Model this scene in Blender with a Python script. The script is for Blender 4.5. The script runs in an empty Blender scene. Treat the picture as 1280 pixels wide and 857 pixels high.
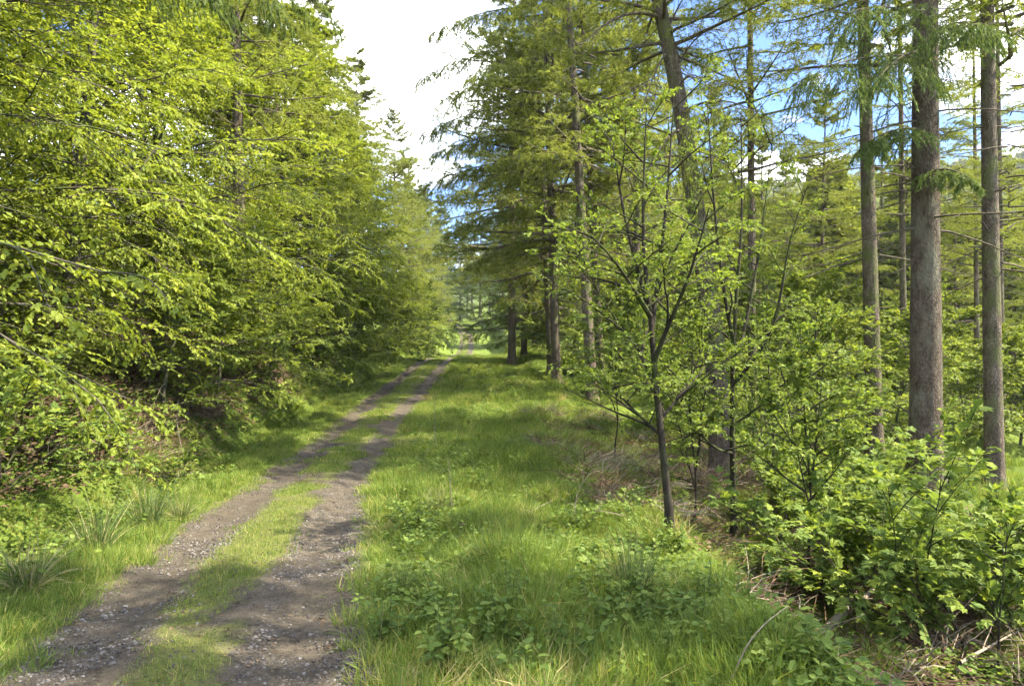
import bpy, math
import numpy as np

# ------------------------------------------------------------------ camera, sky, sun, exposure
SC = bpy.context.scene
COL = SC.collection
F_PX, CX, CY, CAM_Z = 853.0, 640.0, 428.0, 2.0
cam_d = bpy.data.cameras.new("camera"); cam = bpy.data.objects.new("camera", cam_d); COL.objects.link(cam)
cam_d.lens = 24.0; cam_d.sensor_width = 36.0; cam_d.clip_start = 0.05; cam_d.clip_end = 3000
cam.location = (0, 0, CAM_Z); cam.rotation_euler = (math.radians(90), 0, 0)
SC.camera = cam

SUN_EL, SUN_AZ = math.radians(52), math.radians(97)      # azimuth measured clockwise from +Y (the view direction)
sun_dir = (math.sin(SUN_AZ) * math.cos(SUN_EL), math.cos(SUN_AZ) * math.cos(SUN_EL), math.sin(SUN_EL))
sd = bpy.data.lights.new("sun", 'SUN'); sd.energy = 5.0; sd.angle = math.radians(0.53); sd.color = (1.0, 0.90, 0.70)
so = bpy.data.objects.new("sun", sd); COL.objects.link(so)
so.rotation_euler = (math.radians(90) - SUN_EL, 0, math.pi - SUN_AZ); so.location = (60, 0, 60)

W = bpy.data.worlds.new("World"); SC.world = W; W.use_nodes = True
nt = W.node_tree; nt.nodes.clear()
def nd(tree, typ, **kw):
    n = tree.nodes.new(typ)
    for k, v in kw.items(): setattr(n, k, v)
    return n
sky = nd(nt, 'ShaderNodeTexSky', sky_type='NISHITA', sun_disc=False, sun_elevation=SUN_EL, sun_rotation=SUN_AZ, air_density=1.0, dust_density=0.15, ozone_density=2.5)
tc = nd(nt, 'ShaderNodeTexCoord'); sep = nd(nt, 'ShaderNodeSeparateXYZ'); nt.links.new(tc.outputs['Generated'], sep.inputs[0])
# project the view direction on a cloud layer
mx = nd(nt, 'ShaderNodeMath', operation='MAXIMUM'); nt.links.new(sep.outputs['Z'], mx.inputs[0]); mx.inputs[1].default_value = 0.0
ad = nd(nt, 'ShaderNodeMath', operation='ADD'); nt.links.new(mx.outputs[0], ad.inputs[0]); ad.inputs[1].default_value = 0.22
dv = nd(nt, 'ShaderNodeVectorMath', operation='DIVIDE'); cmb = nd(nt, 'ShaderNodeCombineXYZ')
for i in range(3): nt.links.new(ad.outputs[0], cmb.inputs[i])
nt.links.new(tc.outputs['Generated'], dv.inputs[0]); nt.links.new(cmb.outputs[0], dv.inputs[1])
mp = nd(nt, 'ShaderNodeMapping'); mp.inputs['Location'].default_value = (-4.64, -1.31, 0.2); nt.links.new(dv.outputs[0], mp.inputs[0])
cn = nd(nt, 'ShaderNodeTexNoise'); cn.inputs['Scale'].default_value = 1.5; cn.inputs['Detail'].default_value = 9; cn.inputs['Roughness'].default_value = 0.58
nt.links.new(mp.outputs[0], cn.inputs['Vector'])
cr = nd(nt, 'ShaderNodeValToRGB'); cr.color_ramp.elements[0].position = 0.495; cr.color_ramp.elements[1].position = 0.60
nt.links.new(cn.outputs['Fac'], cr.inputs[0])
cmix = nd(nt, 'ShaderNodeMixRGB'); cmix.inputs[2].default_value = (22.5, 23.0, 24.0, 1)
skt = nd(nt, 'ShaderNodeMixRGB', blend_type='MULTIPLY'); skt.inputs[0].default_value = 1; skt.inputs[2].default_value = (.62, .86, 1.25, 1)      # deep spring blue
nt.links.new(sky.outputs[0], skt.inputs[1])
nt.links.new(cr.outputs[0], cmix.inputs[0]); nt.links.new(skt.outputs[0], cmix.inputs[1])
bg = nd(nt, 'ShaderNodeBackground'); bg.inputs['Strength'].default_value = 0.065
nt.links.new(cmix.outputs[0], bg.inputs[0]); wo = nd(nt, 'ShaderNodeOutputWorld'); nt.links.new(bg.outputs[0], wo.inputs[0])

vs = SC.view_settings
vs.view_transform = 'Standard'; vs.look = 'None'; vs.gamma = 1.0; vs.use_curve_mapping = False; vs.exposure = 2.25
cy = SC.cycles
cy.max_bounces = 6; cy.diffuse_bounces = 4; cy.glossy_bounces = 1; cy.transmission_bounces = 4; cy.use_adaptive_sampling = True; cy.adaptive_threshold = 0.03; cy.transparent_max_bounces = 4
cy.use_denoising = True; cy.sample_clamp_indirect = 6.0; cy.caustics_reflective = False; cy.caustics_refractive = False

# ------------------------------------------------------------------ helpers
R = np.random.default_rng(7)
GA = 2.399963
def nrm(v): return v / np.maximum(np.linalg.norm(v, axis=-1, keepdims=True), 1e-9)
def sstep(a, b, x):
    t = np.clip((x - a) / (b - a), 0, 1); return t * t * (3 - 2 * t)
def hash2(ix, iy, s):
    n = (ix.astype(np.int64) * 374761393 + iy.astype(np.int64) * 668265263 + s * 974634777) & 0xffffffff
    n = ((n ^ (n >> 13)) * 1274126177) & 0xffffffff
    return ((n ^ (n >> 16)) & 0xffff) / 65535.0
def vnoise(x, y, s=0):
    x = np.asarray(x, float); y = np.asarray(y, float)
    ix = np.floor(x); iy = np.floor(y); fx = x - ix; fy = y - iy
    fx = fx * fx * (3 - 2 * fx); fy = fy * fy * (3 - 2 * fy)
    a = hash2(ix, iy, s); b = hash2(ix + 1, iy, s); c = hash2(ix, iy + 1, s); d = hash2(ix + 1, iy + 1, s)
    return (a * (1 - fx) + b * fx) * (1 - fy) + (c * (1 - fx) + d * fx) * fy
def fbm(x, y, s=0, o=3):
    r = 0; a = 0.5
    for k in range(o): r = r + a * vnoise(x * 2 ** k, y * 2 ** k, s + k); a *= 0.5
    return r / (1 - 0.5 ** o)

# smooth curves along the track (Y in metres ahead of the camera)
_ty = np.arange(-60, 900, 0.5)
def curve(ys, vs_, w=13):
    t = np.interp(_ty, ys, vs_); k = np.hanning(w + 2)[1:-1]; k /= k.sum()
    return np.convolve(np.pad(t, w // 2, mode='edge'), k, 'valid')
_xc = curve([-60, 0, 4, 7.5, 11.2, 17, 23, 33, 47, 75, 112, 130, 160, 300, 900], [13, -.9, -2.0, -2.8, -3.4, -3.95, -4.2, -4.55, -5.2, -6.2, -7.4, -8.7, -14, -50, -200])
_zc = curve([-60, 0, 4, 7.5, 11.2, 17, 23, 33, 40, 47, 55, 75, 100, 112, 130, 160, 300, 900], [0, .05, 0, -.2, -.45, -.52, -.15, .25, .6, .8, .8, .3, .4, 1.2, 3.6, 7, 20, 60])
_zb = curve([-60, 0, 10, 15, 24, 30, 40, 60, 100, 160, 900], [-1.5, -1.4, -1.3, -.95, -.3, .15, .7, 1.5, 3.5, 8, 60])
def xc(Y): return np.interp(Y, _ty, _xc)
def zc(Y): return np.interp(Y, _ty, _zc)
def hgt(X, Y, under=False):
    X = np.asarray(X, float); Y = np.asarray(Y, float)
    c = zc(Y); b = np.interp(Y, _ty, _zb); u = X - xc(Y); v = -u
    rut = -0.045 * (np.exp(-((np.abs(u) - 0.72) / 0.26) ** 2)) + 0.02 * np.exp(-(u / 0.35) ** 2)
    lump = (fbm(X * 1.1, Y * 1.1, 3) - .5)
    big = (fbm(X * .28, Y * .28, 11) - .5)
    side = sstep(1.1, 2.2, np.abs(u))
    ue = u + 0.9 * (1 - sstep(3, 9, Y))
    left = (0.06 * sstep(1.1, 1.8, v) - 0.14 * np.exp(-((v - 2.35) / .35) ** 2) + 1.25 * sstep(2.3, 4.1, v)
            + np.minimum(np.maximum(v - 3.2, 0) * .3, 40)) * (v > 0)
    pr = sstep(4.9, 6.1, ue + 0.5 * (vnoise(Y * .35, Y * 0, 5) - .5))
    right = -0.12 * sstep(1.2, 5, u) + 0.12 * np.exp(-((ue - 4.7) / .5) ** 2) * sstep(4, 8, Y)
    z = c + np.where(u < 0, left, right * (1 - pr))
    z = np.where(u > 0, z * (1 - pr) + (b + big * .5) * pr, z)
    q = sstep(17, 110, u); z = z * (1 - q) + (-38) * q
    z = z - 4.0 * sstep(17, 40, u) * (1 - q)
    r = np.hypot(X, Y)
    z = z + 116 * sstep(150, 430, r) * q
    z = z + side * (lump * 0.5 + big * 0.35 * sstep(1.5, 4, np.abs(u))) + rut * (1 - side)
    if under: z = z - 0.07 * (1 - sstep(1.15, 1.3, np.abs(u)))
    return z
def px(x, y, Y): return np.array([(x - CX) * Y / F_PX, Y, CAM_Z - (y - CY) * Y / F_PX])
def on_ground(x, y, y0=2.5, y1=200):
    """where the line of sight through a point of the photograph meets the terrain"""
    Y = np.geomspace(y0, y1, 3000); P = np.stack([(x - CX) * Y / F_PX, Y, CAM_Z - (y - CY) * Y / F_PX], 1)
    h = hgt(P[:, 0], P[:, 1]); k = np.argmax(P[:, 2] < h)
    return np.array([P[k, 0], P[k, 1], h[k]])
def base_at(x, Y, sink=0.05):
    X = (x - CX) * Y / F_PX; return np.array([X, Y, float(hgt(X, Y)) - sink])

class Geo:
    def __init__(s): s.V = []; s.F = []; s.M = []; s.T = []; s.n = 0
    def add(s, V, F, mat=0, tint=None):
        V = np.asarray(V, float).reshape(-1, 3); F = np.asarray(F)
        s.V.append(V); s.F.append(F + s.n); s.M.append(np.full(len(F), mat))
        s.T.append(np.broadcast_to(np.asarray(0.5 if tint is None else tint, float), (len(V),)).copy()); s.n += len(V)
        return s
    def mesh(s, name, mats, smooth=False):
        me = bpy.data.meshes.new(name); V = np.concatenate(s.V)
        me.vertices.add(len(V)); me.vertices.foreach_set('co', V.astype(np.float32).ravel())
        idx = np.concatenate([f.ravel() for f in s.F]); tot = np.concatenate([np.full(len(f), f.shape[1]) for f in s.F])
        me.loops.add(len(idx)); me.loops.foreach_set('vertex_index', idx.astype(np.int32))
        st = np.concatenate([[0], np.cumsum(tot)[:-1]]).astype(np.int32)
        me.polygons.add(len(tot)); me.polygons.foreach_set('loop_start', st)
        me.polygons.foreach_set('material_index', np.concatenate(s.M).astype(np.int32))
        me.polygons.foreach_set('use_smooth', np.full(len(tot), bool(smooth)))
        a = me.attributes.new('tint', 'FLOAT', 'POINT'); a.data.foreach_set('value', np.concatenate(s.T).astype(np.float32))
        for m in mats: me.materials.append(m)
        me.update(calc_edges=True)
        return me

def tubes(g, P, rad, S=6, mat=0, bumps=0.0, seed=0):
    """P (B,K,3) centre lines, rad (B,K)"""
    P = np.asarray(P, float); rad = np.asarray(rad, float)
    if P.ndim == 2: P = P[None]; rad = rad[None]
    B, K, _ = P.shape
    T = nrm(np.gradient(P, axis=1)); m = nrm(P[:, -1] - P[:, 0])
    ref = np.where(np.abs(m[:, 2:3]) > .8, np.array([1., 0, 0]), np.array([0, 0, 1.]))[:, None, :]
    n1 = nrm(np.cross(T, ref)); n2 = np.cross(T, n1)
    a = np.arange(S) * 2 * np.pi / S
    rr = rad[:, :, None] * np.ones(S)
    if bumps:
        rr = rr * (1 + bumps * (vnoise(np.arange(K)[None, :, None] * .9 + np.arange(B)[:, None, None] * 37 + seed, (np.arange(S) * 1.7)[None, None, :] + np.zeros((B, K, 1)), seed) - .5))
    V = P[:, :, None, :] + rr[..., None] * (np.cos(a)[:, None] * n1[:, :, None, :] + np.sin(a)[:, None] * n2[:, :, None, :])
    i = np.arange(B * K * S).reshape(B, K, S); j = np.roll(i, -1, axis=2)
    F = np.stack([i[:, :-1], j[:, :-1], j[:, 1:], i[:, 1:]], -1).reshape(-1, 4)
    t = np.repeat(R.random(B), K * S)
    return g.add(V, F, mat, t)

def at_s(P, s):
    """points and tangents on polylines P (B,K,3) at parameters s (B,n)"""
    K = P.shape[1]; f = np.clip(s, 0, 1) * (K - 1); i = np.minimum(f.astype(int), K - 2); f = (f - i)[..., None]
    b = np.arange(P.shape[0])[:, None]
    A, Bq = P[b, i], P[b, i + 1]
    return A * (1 - f) + Bq * f, nrm(Bq - A)
UP = np.array([0, 0, 1.])
def rot_about(v, ax, ang):
    ang = ang[..., None]; return v * np.cos(ang) + np.cross(ax, v) * np.sin(ang) + ax * (np.sum(ax * v, -1, keepdims=True)) * (1 - np.cos(ang))
def grow(start, d0, L, K, droop=0.0, wob=0.06):
    """polylines from start (N,3), direction d0 (N,3), length L (N); droop bends them down along the way"""
    N = len(L); P = np.zeros((N, K, 3)); P[:, 0] = start; d = nrm(d0)
    for k in range(1, K):
        P[:, k] = P[:, k - 1] + d * (L / (K - 1))[:, None]
        d = nrm(d + np.array([0, 0, -1.]) * (droop / (K - 1)) + R.normal(0, wob, (N, 3)))
    return P
def sides(P, L, n, s0=.15, s1=1.0, ang=50, lf=.5, taper=.65, K=5, droop=.2, rise=0.0, jit=.25, wob=.05, tilt=.12, down=0.0):
    """n side branches per polyline, alternately left and right in the parent's own flat plane"""
    B = len(P); s = s0 + (s1 - s0) * ((np.arange(n) + R.random((B, n)) * .7) / n); pos, T = at_s(P, s)
    sg = np.where(np.arange(n) % 2, 1., -1.) * np.ones((B, 1))
    up = nrm(UP + R.normal(0, tilt, (B, n, 3)))
    d = rot_about(T, up, sg * np.radians(ang) * (1 + R.normal(0, jit, (B, n))))
    d = d + UP * rise + R.normal(0, tilt, (B, n, 3)) - UP * down
    l = L[:, None] * lf * (1 - taper * s) * (.7 + .6 * R.random((B, n)))
    d = d.reshape(-1, 3); l = l.ravel()
    return grow(pos.reshape(-1, 3), d, l, K, droop, wob), l

# leaf shapes (x across, y along, z up)
DIAMOND = (np.array([[0, 0, 0], [.33, .48, .07], [0, 1, -.04], [-.33, .48, .07]]), np.array([[0, 1, 2], [0, 2, 3]]))
OVAL = (np.array([[0, 0, 0], [.27, .25, .05], [.31, .58, .06], [0, 1, -.08], [-.31, .58, .06], [-.27, .25, .05]]), np.array([[0, 1, 2, 3], [0, 3, 4, 5]]))
_pl = [(0, 0, 0), (.30, -.06, .02), (.52, .16, -.02), (.34, .30, .06), (.58, .62, -.06), (.24, .60, .05), (0, 1.0, -.08)]
PALM = (np.array(_pl + [(-x, y, z) for x, y, z in _pl[1:-1]]), np.array([[0, 1, 2], [0, 2, 3], [0, 3, 4], [0, 4, 5], [0, 5, 6], [0, 6, 11], [0, 11, 10], [0, 10, 9], [0, 9, 8], [0, 8, 7]]))
NEEDLE = (np.array([[-.12, 0, 0], [.12, 0, 0], [0, 1, 0]]), np.array([[0, 1, 2]]))
def leaves(g, shape, P, D, N, size, mat=0, tint=None):
    V, F = shape; P = P.reshape(-1, 3); D = nrm(D.reshape(-1, 3)); N = N.reshape(-1, 3); size = np.broadcast_to(size, (len(P),))
    Xa = nrm(np.cross(D, N)); Za = np.cross(Xa, D)
    W_ = P[:, None] + size[:, None, None] * (V[None, :, 0:1] * Xa[:, None] + V[None, :, 1:2] * D[:, None] + V[None, :, 2:3] * Za[:, None])
    Fi = (F[None] + (np.arange(len(P)) * len(V))[:, None, None]).reshape(-1, F.shape[1])
    t = R.random(len(P)) if tint is None else np.clip(tint, 0, 1)
    return g.add(W_, Fi, mat, np.repeat(t, len(V)))

# ------------------------------------------------------------------ materials
def mat(name):
    m = bpy.data.materials.new(name); m.use_nodes = True; t = m.node_tree; t.nodes.clear()
    return m, t, nd(t, 'ShaderNodeOutputMaterial')
def ramp(t, src, stops):
    r = nd(t, 'ShaderNodeValToRGB'); e = r.color_ramp.elements
    while len(e) > 1: e.remove(e[-1])
    e[0].position = stops[0][0]; e[0].color = (*stops[0][1], 1)
    for p, c in stops[1:]:
        x = e.new(p); x.color = (*c, 1)
    t.links.new(src, r.inputs[0]); return r
def noise(t, scale, detail=4, rough=.55, vec=None, stretch=None):
    n = nd(t, 'ShaderNodeTexNoise'); n.inputs['Scale'].default_value = scale; n.inputs['Detail'].default_value = detail; n.inputs['Roughness'].default_value = rough
    if stretch:
        c = nd(t, 'ShaderNodeTexCoord'); mp_ = nd(t, 'ShaderNodeMapping'); mp_.inputs['Scale'].default_value = stretch
        t.links.new(c.outputs['Object'], mp_.inputs[0]); t.links.new(mp_.outputs[0], n.inputs['Vector'])
    elif vec: t.links.new(vec, n.inputs['Vector'])
    return n
def leaf_mat(name, stops, trans=.42, tcol=1.25, rough=.45, spec=.35, instancer=False, hue_jit=.25):
    m, t, out = mat(name)
    a = nd(t, 'ShaderNodeAttribute', attribute_name='tint')
    if instancer: a.attribute_type = 'INSTANCER'
    oi = nd(t, 'ShaderNodeObjectInfo'); src = a.outputs['Fac']
    mm = nd(t, 'ShaderNodeMath', operation='MULTIPLY_ADD'); t.links.new(oi.outputs['Random'], mm.inputs[0]); mm.inputs[1].default_value = hue_jit
    t.links.new(src, mm.inputs[2])
    sb = nd(t, 'ShaderNodeMath', operation='SUBTRACT'); t.links.new(mm.outputs[0], sb.inputs[0]); sb.inputs[1].default_value = hue_jit / 2
    r = ramp(t, sb.outputs[0], stops)
    p = nd(t, 'ShaderNodeBsdfPrincipled'); p.inputs['Roughness'].default_value = rough; p.inputs['Specular IOR Level'].default_value = spec
    t.links.new(r.outputs[0], p.inputs['Base Color'])
    tr = nd(t, 'ShaderNodeBsdfTranslucent')
    mu = nd(t, 'ShaderNodeMixRGB', blend_type='MULTIPLY'); mu.inputs[0].default_value = 1; mu.inputs[2].default_value = (tcol * 1.08, tcol * 1.05, tcol * .6, 1)
    t.links.new(r.outputs[0], mu.inputs[1]); t.links.new(mu.outputs[0], tr.inputs[0])
    ms = nd(t, 'ShaderNodeMixShader'); ms.inputs[0].default_value = trans
    t.links.new(p.outputs[0], ms.inputs[1]); t.links.new(tr.outputs[0], ms.inputs[2]); t.links.new(ms.outputs[0], out.inputs[0])
    return m
def bark_mat(name, stops, scale=9, stretch=(1, 1, .25), bump=.6, moss=None, moss_amt=.5, plates=False):
    m, t, out = mat(name)
    n = noise(t, scale, 8, .65, stretch=stretch); r = ramp(t, n.outputs['Fac'], stops); col = r.outputs[0]; h = n.outputs['Fac']
    if plates:
        c = nd(t, 'ShaderNodeTexCoord'); mp_ = nd(t, 'ShaderNodeMapping'); mp_.inputs['Scale'].default_value = (1, 1, .42); t.links.new(c.outputs['Object'], mp_.inputs[0])
        wn = noise(t, 6, 3, .6, vec=mp_.outputs[0]); av = nd(t, 'ShaderNodeMixRGB'); av.inputs[0].default_value = .12
        t.links.new(mp_.outputs[0], av.inputs[1]); t.links.new(wn.outputs['Color'], av.inputs[2])
        v = nd(t, 'ShaderNodeTexVoronoi', feature='DISTANCE_TO_EDGE'); v.inputs['Scale'].default_value = 30; t.links.new(av.outputs[0], v.inputs['Vector'])
        vr = ramp(t, v.outputs[0], [(0, (.28, .26, .25)), (.22, (1, 1, 1))])
        mu = nd(t, 'ShaderNodeMixRGB', blend_type='MULTIPLY'); mu.inputs[0].default_value = .6; t.links.new(col, mu.inputs[1]); t.links.new(vr.outputs[0], mu.inputs[2]); col = mu.outputs[0]
        ma = nd(t, 'ShaderNodeMath', operation='MULTIPLY_ADD'); t.links.new(vr.outputs[0], ma.inputs[0]); ma.inputs[1].default_value = .5; t.links.new(h, ma.inputs[2]); h = ma.outputs[0]
    if moss:
        n2 = noise(t, 2.3, 5, .6, stretch=(1, 1, .5)); r2 = ramp(t, n2.outputs['Fac'], [(.5 - .12 * moss_amt, (0, 0, 0)), (.72 - .2 * moss_amt, (1, 1, 1))])
        mx_ = nd(t, 'ShaderNodeMixRGB'); t.links.new(r2.outputs[0], mx_.inputs[0]); t.links.new(col, mx_.inputs[1]); mx_.inputs[2].default_value = (*moss, 1); col = mx_.outputs[0]
    p = nd(t, 'ShaderNodeBsdfPrincipled'); p.inputs['Roughness'].default_value = .9; p.inputs['Specular IOR Level'].default_value = .15
    b = nd(t, 'ShaderNodeBump'); b.inputs['Strength'].default_value = bump; b.inputs['Distance'].default_value = .03
    t.links.new(h, b.inputs['Height']); t.links.new(b.outputs[0], p.inputs['Normal'])
    t.links.new(col, p.inputs['Base Color']); t.links.new(p.outputs[0], out.inputs[0]); return m

M_BEECH = leaf_mat("beech_leaf", [(0, (0.108, 0.147, 0.020)), (.5, (0.169, 0.213, 0.027)), (1, (0.254, 0.289, 0.045))], .46, 1.35, .6, .18)
M_BEECH2 = leaf_mat("young_leaf", [(0, (0.096, 0.136, 0.024)), (.5, (0.146, 0.191, 0.032)), (1, (0.220, 0.256, 0.049))], .44, 1.3, .6, .18)
M_SYC = leaf_mat("sycamore_leaf", [(0, (0.096, 0.149, 0.032)), (.6, (0.147, 0.204, 0.044)), (1, (0.221, 0.270, 0.036))], .44, 1.25, .6, .15)
M_SAP = leaf_mat("sapling_leaf", [(0, (0.078, 0.121, 0.022)), (.5, (0.122, 0.171, 0.030)), (1, (0.189, 0.237, 0.043))], .44, 1.3, .6, .18)
M_LARCH = leaf_mat("larch_needle", [(0, (0.119, 0.145, 0.027)), (.5, (0.170, 0.200, 0.041)), (1, (0.231, 0.264, 0.065))], .48, 1.3, .65, .12)
M_SPRUCE = leaf_mat("spruce_needle", [(0, (0.061, 0.099, 0.032)), (.5, (0.102, 0.152, 0.042)), (1, (0.169, 0.226, 0.058))], .36, 1.2, .65, .12)
M_GRASS = leaf_mat("grass_blade", [(0, (0.081, 0.130, 0.026)), (.4, (0.134, 0.200, 0.035)), (.78, (0.204, 0.270, 0.057)), (.92, (0.288, 0.282, 0.065)), (1, (0.406, 0.346, 0.160))], .42, 1.2, .6, .2, hue_jit=.3)
M_RUSH = leaf_mat("rush_stem", [(0, (0.045, 0.085, 0.027)), (.7, (0.095, 0.140, 0.043)), (.9, (0.200, 0.190, 0.070)), (1, (0.380, 0.320, 0.170))], .22, 1.1, .5, .3)
M_DRYG = leaf_mat("dry_grass", [(0, (.22, .17, .09)), (1, (.45, .38, .24))], .25, 1.0, .7, .1)
M_HERB = leaf_mat("herb_leaf", [(0, (.065, .110, .020)), (.6, (.105, .160, .026)), (1, (.165, .215, .045))], .40, 1.2, .6, .2)
M_LITTER = leaf_mat("leaf_litter", [(0, (.040, .026, .016)), (.5, (.080, .052, .032)), (1, (.16, .112, .07))], .15, 1.0, .7, .15, instancer=True)
M_MOSS = leaf_mat("moss_cover", [(0, (.06, .10, .012)), (1, (.17, .20, .03))], .15, 1.0, .8, .1)
M_DEADTWIG = bark_mat("dead_wood", [(.3, (.13, .10, .075)), (.6, (.26, .22, .17)), (.8, (.40, .36, .30))], 14, (1, 1, .3), .4)
M_BRASH = bark_mat("brown_brash", [(.3, (.055, .032, .020)), (.7, (.17, .105, .065))], 10, (1, 1, 1), .4)
M_BARK_BEECH = bark_mat("beech_bark", [(.3, (.035, .030, .024)), (.7, (.10, .086, .068))], 5, (1, 1, .5), .3, (.06, .085, .02), .5)
M_BARK_SAP = bark_mat("sapling_bark", [(.3, (.014, .012, .009)), (.6, (.036, .030, .023)), (.8, (.085, .075, .06))], 9, (1, 1, .5), .5, (.055, .075, .018), .2)
M_BARK_FIR = bark_mat("fir_bark", [(.25, (.050, .037, .028)), (.5, (.105, .080, .060)), (.75, (.21, .17, .135))], 8, (1, 1, .4), 1.0, (.15, .145, .105), .1, plates=True)
M_BARK_LARCH = bark_mat("larch_bark", [(.25, (.060, .046, .034)), (.5, (.125, .098, .075)), (.75, (.24, .20, .16))], 9, (1, 1, .4), .9, (.10, .12, .035), .15, plates=True)
M_BARK_TWIG = bark_mat("conifer_limb", [(.3, (.045, .036, .028)), (.7, (.14, .115, .09))], 10, (1, 1, 1), .4)

def ground_mat():
    m, t, out = mat("woodland_ground")
    c = nd(t, 'ShaderNodeTexCoord'); a = nd(t, 'ShaderNodeAttribute', attribute_name='tint')
    n1 = noise(t, 3.2, 8, .7, vec=c.outputs['Object']); n2 = noise(t, .7, 5, .6, vec=c.outputs['Object']); n3 = noise(t, 38, 4, .7, vec=c.outputs['Object'])
    g = ramp(t, n1.outputs['Fac'], [(.3, (.045, .060, .014)), (.5, (.085, .125, .018)), (.68, (.14, .16, .032)), (.8, (.17, .13, .06))])
    l = ramp(t, n3.outputs['Fac'], [(.3, (.036, .027, .018)), (.5, (.080, .060, .038)), (.7, (.155, .118, .078))])
    f = nd(t, 'ShaderNodeMath', operation='ADD'); t.links.new(a.outputs['Fac'], f.inputs[0]); t.links.new(n2.outputs['Fac'], f.inputs[1])
    fr = ramp(t, f.outputs[0], [(.88, (0, 0, 0)), (1.1, (1, 1, 1))])
    fr.color_ramp.elements[1].position = 1.0
    mx_ = nd(t, 'ShaderNodeMixRGB'); t.links.new(fr.outputs[0], mx_.inputs[0]); t.links.new(g.outputs[0], mx_.inputs[1]); t.links.new(l.outputs[0], mx_.inputs[2])
    p = nd(t, 'ShaderNodeBsdfPrincipled'); p.inputs['Roughness'].default_value = .95; p.inputs['Specular IOR Level'].default_value = .1
    b = nd(t, 'ShaderNodeBump'); b.inputs['Strength'].default_value = .8; b.inputs['Distance'].default_value = .05; t.links.new(n3.outputs['Fac'], b.inputs['Height']); t.links.new(b.outputs[0], p.inputs['Normal'])
    t.links.new(mx_.outputs[0], p.inputs['Base Color']); t.links.new(p.outputs[0], out.inputs[0]); return m
def track_mat():
    m, t, out = mat("stony_track")
    c = nd(t, 'ShaderNodeTexCoord'); a = nd(t, 'ShaderNodeAttribute', attribute_name='tint')
    n1 = noise(t, 1.1, 6, .65, vec=c.outputs['Object']); n2 = noise(t, 24, 6, .75, vec=c.outputs['Object']); n4 = noise(t, 5, 6, .7, vec=c.outputs['Object'])
    vo = nd(t, 'ShaderNodeTexVoronoi'); vo.inputs['Scale'].default_value = 34; t.links.new(c.outputs['Object'], vo.inputs['Vector'])
    vo.inputs['Randomness'].default_value = 1.0
    vr = ramp(t, vo.outputs['Distance'], [(.10, (1, 1, 1)), (.42, (0, 0, 0))])
    dirt = ramp(t, n2.outputs['Fac'], [(.30, (.024, .020, .015)), (.5, (.054, .046, .035)), (.68, (.108, .093, .072))])
    dry = ramp(t, n4.outputs['Fac'], [(.35, (.045, .037, .028)), (.65, (.128, .104, .076))])
    m0 = nd(t, 'ShaderNodeMixRGB'); t.links.new(n1.outputs['Fac'], m0.inputs[0]); t.links.new(dirt.outputs[0], m0.inputs[1]); t.links.new(dry.outputs[0], m0.inputs[2])
    sc = nd(t, 'ShaderNodeMath', operation='MULTIPLY'); t.links.new(vr.outputs[0], sc.inputs[0]); 
    sp = ramp(t, n4.outputs['Fac'], [(.45, (0, 0, 0)), (.6, (.8, .8, .8))]); t.links.new(sp.outputs[0], sc.inputs[1])
    stone = ramp(t, vo.outputs['Color'], [(0, (.07, .063, .055)), (1, (.20, .185, .165))])
    m1 = nd(t, 'ShaderNodeMixRGB'); t.links.new(sc.outputs[0], m1.inputs[0]); t.links.new(m0.outputs[0], m1.inputs[1]); t.links.new(stone.outputs[0], m1.inputs[2])
    g = ramp(t, n2.outputs['Fac'], [(.3, (.055, .07, .016)), (.7, (.15, .165, .03))])
    m2 = nd(t, 'ShaderNodeMixRGB'); t.links.new(a.outputs['Fac'], m2.inputs[0]); t.links.new(m1.outputs[0], m2.inputs[1]); t.links.new(g.outputs[0], m2.inputs[2])
    p = nd(t, 'ShaderNodeBsdfPrincipled'); p.inputs['Roughness'].default_value = .92; p.inputs['Specular IOR Level'].default_value = .15
    ha = nd(t, 'ShaderNodeMath', operation='ADD'); t.links.new(vr.outputs[0], ha.inputs[0]); t.links.new(n2.outputs['Fac'], ha.inputs[1])
    b = nd(t, 'ShaderNodeBump'); b.inputs['Strength'].default_value = .9; b.inputs['Distance'].default_value = .025; t.links.new(ha.outputs[0], b.inputs['Height']); t.links.new(b.outputs[0], p.inputs['Normal'])
    t.links.new(m2.outputs[0], p.inputs['Base Color']); t.links.new(p.outputs[0], out.inputs[0]); return m
def stone_mat():
    m, t, out = mat("gravel_stone")
    a = nd(t, 'ShaderNodeAttribute', attribute_name='tint', attribute_type='INSTANCER')
    r = ramp(t, a.outputs['Fac'], [(0, (.030, .025, .021)), (.7, (.085, .074, .064)), (1, (.17, .158, .142))])
    p = nd(t, 'ShaderNodeBsdfPrincipled'); p.inputs['Roughness'].default_value = .85; t.links.new(r.outputs[0], p.inputs['Base Color']); t.links.new(p.outputs[0], out.inputs[0]); return m

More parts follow.
